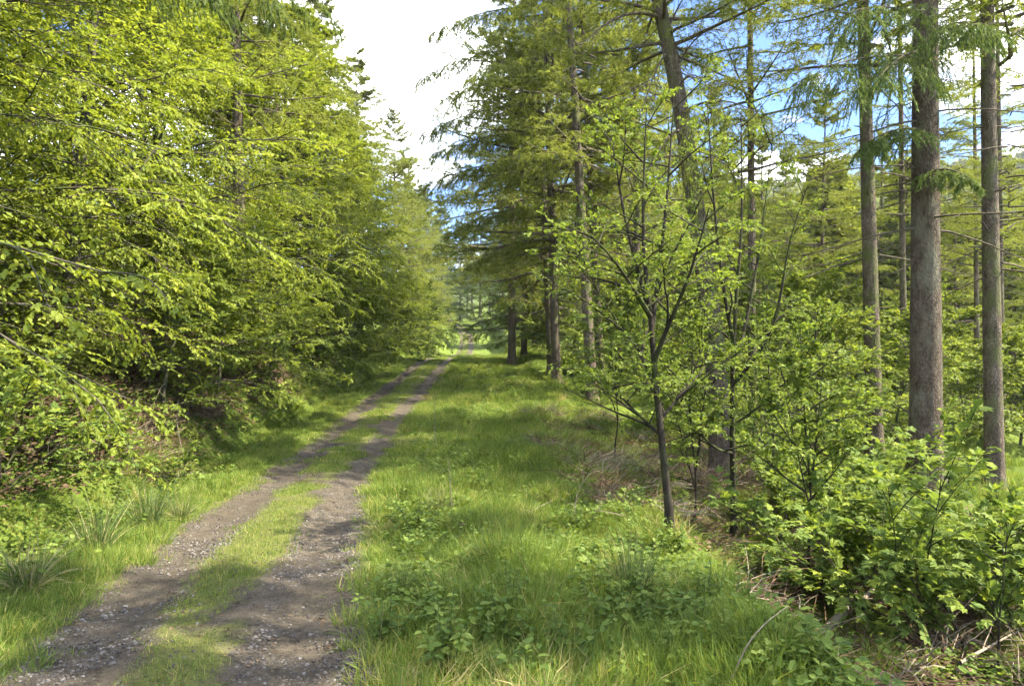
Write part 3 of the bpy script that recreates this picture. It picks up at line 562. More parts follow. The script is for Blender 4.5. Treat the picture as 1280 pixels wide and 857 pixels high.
# ------------------------------------------------------------------ forked saplings on the edge of the verge
def smooth_path(c, K):
    c = np.asarray(c, float); s = np.concatenate([[0], np.cumsum(np.linalg.norm(np.diff(c, axis=0), axis=1))]); s /= s[-1]; t = np.linspace(0, 1, K)
    P = np.stack([np.interp(t, s, c[:, k]) for k in range(3)], -1)
    for _ in range(4): P[1:-1] = .25 * P[:-2] + .5 * P[1:-1] + .25 * P[2:]
    return P
def sapling(label, base, bole, forks, r0, seed, group=None, nprim=9, leaf=.046, Lp=1.15):
    global R
    R = np.random.default_rng(seed); Y = base[1]; t = thing("sapling_tree", label, 'tree', base, (0, 0, 0), group)
    B = smooth_path([np.array([0, 0, -.05])] + [px(x, y, Y) - base for x, y in bole], 16)
    g = Geo(); rb = r0 * (1 - .45 * np.linspace(0, 1, 16)); rb[:3] *= (1.55, 1.25, 1.08)
    tubes(g, B[None], rb[None], 12, 0, .22, seed); obj("trunk", g.mesh("sapling_trunk", [M_BARK_SAP], True), t)
    lg = Geo(); st = []
    for i, f in enumerate(forks):
        dY = R.normal(0, .25); pts = [B[f[0]]] + [px(x, y, Y + dY * (j + 1)) - base for j, (x, y) in enumerate(f[1:])]
        P = smooth_path(pts, 14); st.append(P)
        sg0 = Geo(); tubes(sg0, P[None], (r0 * (.5 if f[0] > 11 else .3) * (1.05 - np.linspace(0, 1, 14)) + .004)[None], 7, 0, .2, seed + i); obj("stem", sg0.mesh("sapling_stem", [M_BARK_SAP], True), t)
    st = np.array(st); L = np.linalg.norm(st[:, -1] - st[:, 0], axis=1)
    n = nprim; s = .08 + .92 * (np.arange(n) + R.random((len(st), n)) * .8) / n; pos, T = at_s(st, s)
    az = R.random((len(st), n)) * 6.283; el = np.radians(22 + R.normal(0, 14, az.shape))
    d = np.stack([np.cos(az) * np.cos(el), np.sin(az) * np.cos(el), np.sin(el)], -1) + T * .35
    l = (Lp * (1.05 - .55 * s) * (.6 + .7 * R.random(s.shape))).ravel()
    A = grow(pos.reshape(-1, 3), d.reshape(-1, 3), l, 7, .28, .09)
    Bp, Bl = sides(A, l, 6, .2, 1, 48, .50, .45, 5, .2, tilt=.25); Cp, Cl = sides(Bp, Bl, 4, .15, 1, 45, .5, .4, 4, .25, tilt=.25)
    tubes(lg, A, (.009 * l[:, None] + .003) * (1.1 - np.linspace(0, 1, 7))[None] + .0015, 4); tubes(lg, Bp, (.005 * Bl[:, None] + .0015) * (1.1 - np.linspace(0, 1, 5))[None] + .001, 3)
    tw = obj("twigs", lg.mesh("sapling_twigs", [M_BARK_SAP], True), t); tw['kind'] = 'stuff'
    cg = Geo(); nl = 6; ss = np.broadcast_to(.15 + .85 * (np.arange(nl) + .5) / nl, (len(Cp), nl)); p, T = at_s(Cp, ss)
    sg = np.where(np.arange(nl) % 2, 1., -1.) * np.ones((len(Cp), 1))
    D = rot_about(T, np.broadcast_to(UP, T.shape), sg * .9) + R.normal(0, .3, T.shape) + np.array([0, 0, -.2])
    leaves(cg, OVAL, p, D, UP + R.normal(0, .5, T.shape), leaf * (.6 + .6 * R.random(p.shape[0] * nl)), 0)
    c = obj("crown", cg.mesh("sapling_crown", [M_SAP]), t); c['kind'] = 'stuff'
    return t
bA = on_ground(838, 668); bB = on_ground(917, 680)
sapling("mossy sapling with a leaning bole forking into a fan of dark stems beside the verge", bA, [(836, 630), (829, 570), (823, 510), (817, 450), (813, 395)],
        [(15, (800, 350), (780, 270), (764, 170)), (15, (806, 345), (803, 260), (808, 135)), (14, (822, 350), (833, 260), (842, 125)), (12, (838, 400), (862, 345), (886, 260)), (10, (795, 430), (770, 400), (735, 345)), (7, (800, 520), (772, 490), (745, 470)), (8, (845, 500), (865, 470), (880, 430)), (15, (795, 365), (765, 320), (735, 290))], .052, 71)
sapling("upright dark sapling with ascending branches on both sides next to the brown bracken", bB, [(917, 640), (916, 580), (915, 520), (915, 470), (917, 430)],
        [(15, (920, 370), (928, 280), (926, 140)), (15, (905, 370), (893, 270), (884, 130)), (12, (945, 450), (972, 400), (985, 300), (1010, 230)), (13, (930, 420), (950, 310), (966, 170)), (9, (885, 500), (862, 440), (850, 390)), (9, (960, 500), (1000, 460), (1030, 400)), (6, (945, 560), (975, 530), (1000, 500)), (7, (890, 560), (868, 530), (850, 500))], .055, 72)
for x, Y, H, sd_, lb in ((868, 10.4, 3.6, 73, "slim sapling standing between the two forked saplings"), (1012, 8.6, 3.4, 74, "thin stemmed sapling left of the sycamore bush"), (770, 15.5, 4.4, 75, "twiggy sapling below the grey larch trunks"), (965, 12.5, 4.6, 76, "leafy sapling behind the upright dark sapling")):
    b = base_at(x, Y); s_ = F_PX / Y
    by = CY + (CAM_Z - b[2]) * s_; hp = H * s_
    sapling(lb, b, [(x - 2, by - hp * .12), (x + 3, by - hp * .25), (x, by - hp * .4)],
            [(15, (x - 6, by - hp * .6), (x - 12, by - hp * .95)), (13, (x + 10, by - hp * .6), (x + 18, by - hp * .85)), (10, (x - 16, by - hp * .5), (x - 30, by - hp * .7))], .022, sd_, nprim=9, Lp=.95, leaf=.065)

# ------------------------------------------------------------------ broad-leaved bushes (sycamore)
def sycamore(seed, n, H, spread, leaf, npr=6):
    global R
    R = np.random.default_rng(seed); sg_ = Geo(); lf = Geo()
    az = np.arange(n) * GA + R.normal(0, .4, n); el = np.radians(62 + R.normal(0, 14, n))
    d = np.stack([np.cos(az) * np.cos(el) * spread, np.sin(az) * np.cos(el) * spread, np.sin(el)], -1)
    L = H * (.65 + .5 * R.random(n)); P = grow(np.stack([np.cos(az), np.sin(az), np.zeros(n)], -1) * .12 + np.array([0, 0, -.05]), d, L, 9, .45, .07)
    A, Al = sides(P, L, npr, .28, .95, 55, .42, .4, 6, .35, rise=.15, tilt=.35)
    tubes(sg_, P, (.010 * (1.1 - np.linspace(0, 1, 9)))[None] * (.7 + .6 * R.random(n))[:, None] + .002, 6); tubes(sg_, A, .005 * (1.1 - np.linspace(0, 1, 6))[None] * np.ones((len(A), 1)) + .0012, 4)
    for Q, m in ((P, 8), (A, 8)):
        s = np.broadcast_to(.30 + .65 * (np.arange(m) + .6) / m, (len(Q), m)); p, T = at_s(Q, s)
        for sd in (-1, 1):
            ax = nrm(UP + R.normal(0, .3, T.shape)); D = rot_about(T, ax, np.full(T.shape[:2], sd * 1.05) + R.normal(0, .3, T.shape[:2])) + UP * .12
            D = nrm(D); pet = leaf * (.5 + .5 * R.random(T.shape[:2])); q = p + D * pet[..., None]
            stk = np.stack([p.reshape(-1, 3), q.reshape(-1, 3)], 1); tubes(sg_, stk, np.full((len(stk), 2), .0014), 3)
            D2 = D + np.array([0, 0, -.45]) + R.normal(0, .15, T.shape)
            leaves(lf, PALM, q, D2, UP + D * .25 + R.normal(0, .25, T.shape), leaf * (.6 + .6 * R.random(q.shape[0] * m)), 0)
    return (sg_.mesh("sycamore_stems", [M_BARK_SAP], True), lf.mesh("sycamore_leaves", [M_SYC]))
SYC = [sycamore(81, 12, 2.1, 1.1, .105, 8), sycamore(82, 11, 1.7, 1.4, .10, 8), sycamore(83, 8, 1.2, 1.3, .09, 7)]
def bush(label, me, loc, rz, s, name="sycamore_bush", group=None):
    t = thing(name, label, 'bush', loc, (0, 0, rz), group, s); obj("stems", me[0], t); f = obj("foliage", me[1], t); f['kind'] = 'stuff'; return t
for x, Y, k, rz, s, lb in ((1120, 7.6, 0, .3, 1.05, "big sycamore bush with broad lobed leaves below the thickest trunk"), (1235, 6.9, 1, 1.9, 1.1, "sycamore bush arching over the dark hollow at the right edge"),
                           (1075, 8.8, 1, 3.0, 1.05, "sycamore bush behind the grey fallen branch"), (1185, 8.8, 0, 4.4, .95, "sycamore bush behind the big one toward the slim trunk"),
                           (1000, 11.4, 2, 5.3, 1.2, "small sycamore bush right of the upright dark sapling"), (1280, 8.6, 0, 2.4, .95, "sycamore bush partly cut by the right edge"), (1060, 11.5, 0, 1.2, 1.0, "yellowish sycamore bush at the foot of the patchily lit trunk")):
    bush(lb, SYC[k], base_at(x, Y), rz, s)
for x, Y, k, rz, s, lb in ((1010, 16, 0, .3, 1.0, "sunlit young beech low behind the sycamore bushes, left one"), (1120, 19, 1, 1.2, 1.1, "sunlit bush low between the medium trunk and the thickest trunk"), (1205, 21, 0, 2.2, .8, "low bush between the thickest trunk and the slim trunk"), (1275, 19, 1, 3.3, 1.0, "low bush at the right edge behind the slim trunk"),
                           (860, 20, 0, 4.1, 1.0, "bright young beech glimpsed left of the crooked larch"), (930, 24, 0, 5.2, 1.15, "bright young beech glimpsed right of the crooked larch"), (800, 26, 0, .9, 1.1, "yellow green young beech behind the leaning sapling"), (765, 33, 1, 2.6, 1.4, "yellow green bush behind the grey larch trunks"), (1060, 26, 0, 1.6, 1.2, "young beech behind the patchily lit trunk"), (1150, 30, 0, 3.9, 1.3, "young beech far behind the thickest trunk"), (700, 40, 1, 5.9, 1.3, "bush at the foot of the boughs beyond the larches"), (870, 32, 0, 2.0, 1.4, "tall young beech deep behind the forked saplings"), (990, 34, 0, 4.9, 1.4, "tall young beech deep behind the sycamore bushes")):
    plant_tree("beech_bush", lb, 'bush', BEECH_LOW[k], base_at(x, Y), rz, s)
for x, Y, k, rz, s, lb in ((28, 9.2, 2, .5, 1.1, "small sycamore bush on the bank above the pale rush tussock"), (118, 10.4, 2, 2.5, .85, "small sycamore bush on the bank in front of the leaf litter"), (-15, 7.6, 1, 4.0, .85, "sycamore bush at the left edge of the picture"),
                           (215, 11.8, 2, 3.3, .6, "young sycamore shoot at the foot of the bank next to the verge")):
    bush(lb, SYC[k], base_at(x, Y), rz, s)

# ------------------------------------------------------------------ rushes, nettles, dead wood
def tussock(seed, n, H, spread, droop, w, dry=.2):
    global R
    R = np.random.default_rng(seed); g = Geo(); az = R.random(n) * 6.283; el = np.radians(90 - np.abs(R.normal(0, spread, n)))
    d = np.stack([np.cos(az) * np.cos(el), np.sin(az) * np.cos(el), np.sin(el)], -1); L = H * (.5 + .6 * R.random(n))
    st = np.stack([np.cos(az), np.sin(az), np.zeros(n)], -1) * (R.random(n) ** .5 * H * .16)[:, None]; st[:, 2] = -.04
    P = grow(st, d, L, 6, droop, .04); sd = nrm(np.cross(P[:, -1] - P[:, 0], R.normal(0, 1, (n, 3)))); wd = w * (np.array([1, .95, .8, .6, .35, .08]))[None, :, None]
    V = np.stack([P - sd[:, None] * wd, P + sd[:, None] * wd], 2); i = np.arange(n * 12).reshape(n, 6, 2)
    F = np.stack([i[:, :-1, 0], i[:, :-1, 1], i[:, 1:, 1], i[:, 1:, 0]], -1).reshape(-1, 4)
    t = np.where(R.random(n) < dry, .85 + .15 * R.random(n), .7 * R.random(n)); g.add(V, F, 0, np.repeat(t, 12)); return g
RUSH = [tussock(91, 220, .75, 30, .9, .0033, .22).mesh("rush_stems", [M_RUSH]), tussock(92, 260, .62, 40, 1.3, .0033, .5).mesh("rush_stems", [M_RUSH])]
def rush(label, loc, k, s, rz): 
    t = thing("rush_tussock", label, 'grass tussock', loc, (0, 0, rz), "rush tussocks on the verges", s); c = obj("stems", RUSH[k], t); c['kind'] = 'stuff'
for x, y, k, s, rz, lb in ((35, 735, 1, .9, 0, "pale dry rush tussock nearest the camera at the left edge"), (120, 690, 0, .9, 1, "green rush tussock on the left verge beside the pale one"), (185, 655, 0, 1.0, 2, "broad green rush tussock where the verge meets the bank"),
                           (225, 648, 1, .75, 3, "dry rush tussock at the track side of the broad green one"), (790, 745, 0, .85, 1.5, "upright dark green rush clump in the nettles on the right"), (550, 640, 1, .75, 4, "straw coloured tussock left of the bramble on the right verge"),
                           (620, 680, 0, .55, 2, "rush clump under the arched dead stem"), (700, 545, 1, .8, 5, "brown tussock on the far part of the right verge"), (690, 515, 1, .9, 1, "reddish brown tussock below the grey larch trunks"), (440, 478, 0, .9, .5, "rush tussock on the far left verge"),
                           (500, 745, 0, .5, 1, "low dark grass tuft beside the right rut")):
    rush(lb, on_ground(x, y), k, s, rz)
def nettle(seed, H, n):
    global R
    R = np.random.default_rng(seed); sg_ = Geo(); lf = Geo(); az = np.arange(n) * GA; el = np.radians(76 + R.normal(0, 10, n))
    d = np.stack([np.cos(az) * np.cos(el), np.sin(az) * np.cos(el), np.sin(el)], -1); L = H * (.6 + .5 * R.random(n))
    P = grow(np.stack([np.cos(az), np.sin(az), np.zeros(n)], -1) * (.10 * R.random(n))[:, None] - UP * .03, d, L, 6, .1, .07); tubes(sg_, P, .0035 * (1.1 - np.linspace(0, 1, 6))[None] * np.ones((n, 1)) + .001, 4)
    m = 8; s = np.broadcast_to(.2 + .8 * (np.arange(m) + .7) / m, (n, m)); p, T = at_s(P, s)
    for sd in (0, 1):
        a = (np.arange(m) * 1.57 + sd * math.pi)[None] + R.normal(0, .3, (n, m)); D = np.stack([np.cos(a), np.sin(a), .15 - .5 * R.random((n, m))], -1)
        leaves(lf, OVAL, p, D, UP + R.normal(0, .25, T.shape), (.085 * (1.15 - .75 * s) * (.8 + .5 * R.random(s.shape))).ravel(), 0)
    return (sg_.mesh("nettle_stems", [M_RUSH]), lf.mesh("nettle_leaves", [M_HERB]))
NET = [nettle(101, .48, 7), nettle(102, .38, 6), nettle(103, .3, 5)]
R = np.random.default_rng(5)
nsp = [(520, 665), (560, 600), (600, 590), (640, 640), (660, 655), (690, 640), (720, 665), (745, 700), (770, 690), (800, 700), (850, 690), (870, 720), (640, 770), (625, 800), (760, 790), (800, 800), (830, 835), (770, 845), (870, 800), (900, 820), (950, 800), (930, 760),
       (880, 760), (960, 840), (700, 820), (990, 780), (1010, 830), (560, 830), (810, 760), (910, 720), (1050, 840), (680, 690), (590, 640), (480, 800), (735, 745)]
for i, (x, y) in enumerate(nsp):
    k = i % 3; t = thing("nettle_plant", "pale green nettle in the patch on the right verge", 'plant', on_ground(x, y), (0, 0, i * 1.7), "nettles on the right verge", .8 + .4 * R.random())
    obj("stems", NET[k][0], t); f = obj("foliage", NET[k][1], t); f['kind'] = 'stuff'
def stick(name, label, pts, r, sub=0, m=M_DEADTWIG, cat='branch', bumps=.3, seed=3, S=8, group=None):
    global R
    R = np.random.default_rng(seed); pts = np.asarray(pts, float); o0 = pts[0].copy(); P = smooth_path(pts - o0, 14); g = Geo()
    tubes(g, P[None], (r * (1.05 - .75 * np.linspace(0, 1, 14)))[None], S, 0, bumps, seed)
    if sub:
        A, Al = sides(P[None], np.array([np.linalg.norm(P[-1])]), sub, .25, .95, 40, .35, .4, 5, .1, tilt=.5); tubes(g, A, np.full((sub, 5), r * .35) * (1.05 - np.linspace(0, 1, 5))[None] + .001, 5)
    o = obj(name, g.mesh(name, [m], True)); o.location = o0; return tag(o, label, cat, group)
def gp(x, y, up=0.0): p = on_ground(x, y); p[2] += up; return p
a_, b_ = gp(1015, 812, .06), gp(1115, 745, .30)
stick("fallen_branch", "grey lichened fallen branch lying on the brash below the sycamore bush", [a_, .7 * a_ + .3 * b_ + UP * .05, .3 * a_ + .7 * b_ - UP * .02, b_], .05, 3, seed=8, S=10, bumps=.5)
g1 = gp(905, 868); stick("dead_stem", "long pale dry stem arching up from the nettles at the bottom", [g1, px(935, 800, g1[1]), px(958, 775, g1[1] + .05), px(985, 756, g1[1] + .1)], .006, 0)
g1 = gp(575, 668); g2 = gp(690, 650, .12); stick("dead_stem", "straw coloured stem bent over the rush clump on the right verge", [g1 + UP * .12, .5 * g1 + .5 * g2 + UP * .02, g2 + UP * .15], .008, 2)
g1 = gp(715, 660); stick("dead_stem", "bare pale twig leaning beside the dark bank edge", [g1, px(722, 610, g1[1]), px(742, 585, g1[1])], .006, 3, seed=4)
g1 = gp(735, 655); stick("dead_stem", "bare forked twig beside the dark bank edge nearer the saplings", [g1, px(745, 640, g1[1]), px(760, 615, g1[1])], .006, 3, seed=5)
g1 = gp(545, 560); stick("dead_stem", "thin upright brown stalk on the verge beside the track", [g1, px(543, 520, g1[1]), px(542, 488, g1[1])], .008, 2, seed=6)
g1 = gp(565, 640); stick("dead_stem", "thin dead stalk standing behind the straw tussock", [g1, px(563, 600, g1[1]), px(560, 572, g1[1])], .006, 0, seed=6)
g1 = gp(1150, 845); g2 = gp(1195, 770, .25); stick("dead_stem", "dry bramble cane slanting up from the brash heap", [g1, .5 * g1 + .5 * g2 + UP * .08, g2], .008, 2, seed=9)
g1 = gp(1200, 838, .08); g2 = gp(1290, 800, .2); stick("fallen_branch", "pale broken branch across the brash in the bottom right corner", [g1, .5 * g1 + .5 * g2, g2], .016, 5, seed=10)
g1 = gp(230, 575); stick("dead_stem", "pale forked twig standing at the bank foot", [g1, px(224, 545, g1[1]), px(220, 518, g1[1])], .012, 4, seed=12)
g1 = gp(95, 560, .15); g2 = gp(150, 545, .2); stick("fallen_branch", "pale fallen branch lying on the leaf litter of the bank", [g1, .5 * (g1 + g2) + UP * .08, g2], .016, 4, seed=13)
# long dead bough across the saplings and the boughs of the big trees
p0, p1, p2, p3 = px(1110, 250, 12.5), px(1060, 215, 12), px(950, 285, 11), px(845, 300, 10.4)
# ------------------------------------------------------------------ extra boughs that belong to single trees
def bough(parent, name, start, end, seed, need='spruce', sag=.5, nsec=16, ntw=6, n=16, nlen=.045, r=.03, spread=.42, hang=0.):
    """a foliage bough of a tree, given in world space"""
    global R
    R = np.random.default_rng(seed); o = np.array(parent.location); s_, e_ = np.asarray(start, float).copy(), np.asarray(end, float) - o
    if parent.name in BOLE:
        c = BOLE[parent.name]; s_[:2] = [np.interp(s_[2], c[:, 2], c[:, q]) for q in (0, 1)]
    s_ = s_ - o
    t = np.linspace(0, 1, 12)[:, None]; P = (s_ * (1 - t) + e_ * t + UP * sag * 4 * t * (1 - t))[None]; L = np.array([np.linalg.norm(e_ - s_)])
    lg = Geo(); tubes(lg, P, (r * (1.08 - np.linspace(0, 1, 12)))[None], 7)
    bo = obj(name, lg.mesh(name, [M_BARK_TWIG], True), parent)
    if need:
        Bp, Bl = sides(P, L, nsec, .1, 1, 55, spread, .5, 6, .4 + hang, down=hang * .5); Cp, Cl = sides(Bp, Bl, ntw, .1, 1, 45, .5, .3, 4, .4 + hang, down=.15 + hang * .6)
        g2 = Geo(); tubes(g2, Bp, .004 * (1.05 - np.linspace(0, 1, 6))[None] * np.ones((len(Bp), 1)) + .001, 3); tubes(g2, Cp, .0018 * np.ones((len(Cp), 4)), 3)
        for Q, m in ((Bp, n + 8), (Cp, n)):
            s = np.broadcast_to((np.arange(m) + .5) / m, (len(Q), m)); p, T = at_s(Q, s)
            for rep in range(2):
                sg = (1. if rep else -1.) * np.ones(T.shape[:2]); D = rot_about(T, np.broadcast_to(UP, T.shape), sg * .9) + R.normal(0, .35, T.shape)
                leaves(g2, NEEDLE, p, D, UP + R.normal(0, .6, T.shape), nlen * (.7 + .6 * R.random(p.shape[0] * m)), 1)
        f = obj("needles", g2.mesh("needles", [M_BARK_TWIG, M_SPRUCE if need == 'spruce' else M_LARCH]), bo); f['kind'] = 'stuff'
    else:
        g2 = Geo(); A, Al = sides(P, L, nsec, .12, .97, 55, spread, .5, 6, .3, tilt=.3); tubes(g2, A, .006 * (1.05 - np.linspace(0, 1, 6))[None] * np.ones((len(A), 1)) + .001, 4)
        f = obj("twigs", g2.mesh("twigs", [M_BARK_TWIG], True), bo); f['kind'] = 'stuff'
for k, (x0, y0, Y0, x1, y1, Y1) in enumerate(((1150, 70, 13.4, 1005, 92, 11.6), (1160, 40, 13.2, 1230, 30, 11.0), (1150, 20, 13.4, 1060, 15, 11.5), (1155, 60, 13.3, 1100, 95, 11.2), (1160, 215, 13.3, 1215, 225, 12.2), (1150, 160, 13.3, 1080, 180, 12.6))):
    bough(big, "bough", px(x0, y0, Y0), px(x1, y1, Y1), 120 + k, 'spruce', .15, 20, 8, 18, .065, .03, .40, hang=.35)
for k, (x0, y0, x1, y1, Y1) in enumerate(((828, 20, 722, 62, 13), (835, 60, 790, 190, 13.2), (845, 90, 905, 40, 13.5), (850, 110, 890, 120, 12.5), (855, 150, 800, 110, 15), (840, 40, 900, -40, 14), (862, 200, 780, 240, 13), (868, 240, 935, 190, 14))):
    bough(lean, "dead_bough", px(x0, y0, 14.1), px(x1, y1, Y1), 140 + k, None, .35, 18, 6, 0, .05, .045 if k == 0 else .022, .45)
for k, (x0, y0, x1, y1, Y1) in enumerate(((862, 140, 960, 150, 11.5), (865, 160, 800, 240, 12), (870, 200, 940, 240, 12))):
    bough(lean, "bough", px(x0, y0, 14.1), px(x1, y1, Y1), 160 + k, 'larch', .3, 16, 7, 14, .055, .03, .42, hang=.6)
for k, (y0, x1, y1, Y1) in enumerate(((10, 540, 40, 27), (60, 528, 95, 28), (100, 560, 120, 25), (130, 530, 165, 29), (170, 545, 190, 27), (200, 530, 232, 28), (215, 575, 240, 25), (80, 600, 90, 24), (260, 560, 290, 28), (300, 590, 330, 27))):
    bough(over, "bough", px(690, y0, 30), px(x1, y1, Y1), 200 + k, 'larch', .35, 30, 8, 11, .11, .04, .24, hang=.15)
sp = plant_tree("spruce_tree", "conifer hidden left of the picture with dark boughs hanging in at the top", 'tree', TALL[0], bu(-4.3, 8.6), 0, 1.0)
for k, (x0, y0, Y0, x1, y1, Y1) in enumerate(((-62, -20, 8.6, 405, 0, 7.0), (-62, -60, 8.6, 330, -25, 7.2), (-62, -40, 8.6, 280, 0, 7.6))):
    bough(sp, "bough", px(x0, y0, Y0), px(x1, y1, Y1), 180 + k, 'spruce', .25, 30, 8, 20, .04, .03, .17, hang=.2)

# ------------------------------------------------------------------ grass, gravel, litter, ground cover
def tile(seed, n, H, size, spread, w, droop=.6, K=3, dry=.06, tuft=.5):
    """a square patch of blades, gathered in loose tufts"""
    global R
    R = np.random.default_rng(seed); nt_ = max(3, n // 16); cen = (R.random((nt_, 2)) - .5) * size; ch = .55 + .75 * R.random(nt_); w_ = R.integers(0, nt_, n)
    loose = R.random(n) > tuft; xy = np.where(loose[:, None], (R.random((n, 2)) - .5) * size, cen[w_] + R.normal(0, .03, (n, 2)))
    hh = np.where(loose, .55 + .4 * R.random(n), ch[w_] * (.7 + .4 * R.random(n)))
    out = np.where(loose[:, None], R.normal(0, 1, (n, 2)), (xy - cen[w_]) * 30 + R.normal(0, .5, (n, 2))); el = np.radians(np.abs(R.normal(0, spread, n)))
    d = np.concatenate([nrm(out) * np.sin(el)[:, None], np.cos(el)[:, None]], 1); L = H * hh
    P = grow(np.concatenate([xy, np.full((n, 1), -.04)], 1), d, L, K, droop, .07); sd = nrm(np.cross(P[:, -1] - P[:, 0], R.normal(0, 1, (n, 3)))); wd = w * np.array([1, .75, .06])[None, :, None] * (.6 + .8 * R.random((n, 1, 1)))
    V = np.stack([P - sd[:, None] * wd, P + sd[:, None] * wd], 2); i = np.arange(n * 2 * K).reshape(n, K, 2)
    F = np.stack([i[:, :-1, 0], i[:, :-1, 1], i[:, 1:, 1], i[:, 1:, 0]], -1).reshape(-1, 4)
    t = np.where(R.random(n) < dry, .88 + .12 * R.random(n), np.clip(.42 + R.normal(0, .28, n), 0, .86)); g = Geo(); g.add(V, F, 0, np.repeat(t, 2 * K)); return g.mesh("grass_patch", [M_GRASS])
PROT = []
def fam(lst): PROT.extend(lst); return list(range(len(PROT) - len(lst), len(PROT)))
NEAR_L = fam([tile(200 + i, 230, .42, .36, 22, .0038, .7, dry=.05) for i in range(5)])
NEAR_M = fam([tile(206 + i, 260, .20, .36, 34, .0034, .6, dry=.10) for i in range(4)])
NEAR_S = fam([tile(211 + i, 150, .085, .30, 40, .0026, .5, dry=.12) for i in range(4)])
MID_L = fam([tile(216 + i, 620, .38, .75, 22, .0050, .7, dry=.06) for i in range(4)])
MID_S = fam([tile(221 + i, 420, .12, .60, 38, .0050, .5, dry=.10) for i in range(3)])
FAR_L = fam([tile(226 + i, 700, .40, 1.2, 26, .0095, .7, dry=.08) for i in range(3)])
FAR_S = fam([tile(231 + i, 420, .16, 1.2, 38, .0100, .5, dry=.08) for i in range(2)])
DRY = fam([tile(236 + i, 90, .34, .40, 46, .0032, 1.1, dry=1.0) for i in range(3)])
R = np.random.default_rng(300)
def rand_uy(n, u0, u1, y0, y1):
    """more points close to the camera"""
    Y = y0 * (y1 / y0) ** R.random(n); u = u0 + (u1 - u0) * R.random(n); return xc(Y) + u, Y, u
GP, GR, GS, GK = [], [], [], []
def grass(step, u0, u1, y0, y1, ks, h0, h1, dens=None, lift=0.0, keepf=1.0):
    U, YY = np.meshgrid(np.arange(u0, u1, step), np.arange(y0, y1, step)); n = U.size
    u = U.ravel() + R.normal(0, step * .22, n); Y = YY.ravel() + R.normal(0, step * .22, n); X = xc(Y) + u
    ok = (np.abs(X) / np.maximum(Y, .1) < .92) & (Y > 1.6) & (R.random(n) < keepf)
    if dens is not None: ok &= R.random(n) < dens(X, Y, u)
    X, Y, u = X[ok], Y[ok], u[ok]; m = len(X); N = slope_n(X, Y, max(.1, step * .4)); sp = R.random(m) * 6.283
    nx = N[:, 0] * np.cos(-sp) - N[:, 1] * np.sin(-sp); ny = N[:, 0] * np.sin(-sp) + N[:, 1] * np.cos(-sp)
    GP.append(np.stack([X, Y, hgt(X, Y) + lift], -1)); GR.append(np.stack([-np.arcsin(ny), np.arctan2(nx, N[:, 2]), sp], -1))
    s = h0 + (h1 - h0) * np.clip((fbm(X * .75, Y * .75, 61, 3) - .25) * 2 + R.normal(0, .12, m), 0, 1); GS.append(np.stack([np.ones(m), np.ones(m), s], -1)); GK.append(R.choice(ks, m))
edgeR = lambda X, Y, u: sstep(1.05, 1.3, u + (fbm(X * 2, Y * 2, 71) - .5) * .5)
tall = lambda X, Y, u: edgeR(X, Y, u) * sstep(1.2, 2.0, u + (fbm(X, Y, 74) - .5) * 1.2)
rough = lambda X, Y, u: sstep(.40, .58, fbm(X * .45, Y * .45, 81)) * .9
NEAR_E, MID_E = 9.5, 24
lipf = lambda X, Y, u: 1 - .9 * sstep(4.5, 5.0, u + 0.9 * (1 - sstep(3, 9, Y)) + (fbm(X * 1.3, Y * 1.3, 75) - .5) * .8)
grass(.26, .9, 5.6, 1.8, NEAR_E, NEAR_M, .4, 1.15, lambda X, Y, u: edgeR(X, Y, u) * lipf(X, Y, u))
grass(.27, 1.1, 5.6, 1.8, NEAR_E, NEAR_L, .2, .8, lambda X, Y, u: tall(X, Y, u) * lipf(X, Y, u) * sstep(.42, .56, fbm(X * 1.1, Y * 1.1, 76)))
grass(.50, 1.35, 6.0, NEAR_E, MID_E, MID_L, .15, .9, lambda X, Y, u: edgeR(X, Y, u) * lipf(X, Y, u)); grass(.35, .95, 1.6, NEAR_E, MID_E, MID_S, .7, 1.3, edgeR)
grass(.9, 2.0, 8.5, MID_E, 80, FAR_L, .3, .8); grass(.5, 1.35, 2.3, MID_E, 60, MID_S, .8, 1.4)
grass(.5, 5.2, 16, 3.5, 14, NEAR_M + NEAR_L, .5, 1.0, rough)
grass(.7, 5.2, 17, 12, 28, MID_L, .4, .9, rough)
edgeL = lambda X, Y, u: sstep(1.05, 1.25, -u + (fbm(X * 2, Y * 2, 72) - .5) * .5) * (1 - .93 * sstep(2.3, 3.3, -u + (fbm(X * .8, Y * .8, 73) - .5) * 1.2))
grass(.26, -4.6, -.9, 2.5, 11, NEAR_M, .45, 1.1, edgeL)
grass(.50, -4.2, -1.35, 11, MID_E, MID_L, .2, .65, edgeL); grass(.35, -1.6, -.95, 11, MID_E, MID_S, .7, 1.3, edgeL)
grass(.9, -4.0, -1.9, MID_E, 80, FAR_L, .25, .6); grass(.5, -2.2, -1.3, MID_E, 60, MID_S, .8, 1.3)
mid = lambda X, Y, u: rut_green(u, X, Y) ** 1.5 * .9 * (np.abs(u) < 1.3)
grass(.20, -1.3, 1.3, 2.2, 12, NEAR_S, .5, 1.2, mid, .01)
grass(.42, -1.3, 1.3, 11, MID_E, MID_S, .5, 1.0, mid, .01)
grass(.4, -.3, .35, MID_E, 70, MID_S, .35, .7, lambda X, Y, u: .75 + 0 * X, .01); grass(.8, -.3, .3, 70, 130, FAR_S, .3, .5, None, .01)
grass(.45, 1.3, 6.5, 3, 26, DRY, .4, 1.0, lambda X, Y, u: .15 + .8 * sstep(.52, .64, fbm(X * .55, Y * .55, 95))); grass(.4, 4.8, 10, 3, 18, DRY, .5, 1.1, keepf=.35); grass(.4, -4.6, -1.8, 4, 16, DRY, .4, 1.0, keepf=.25)
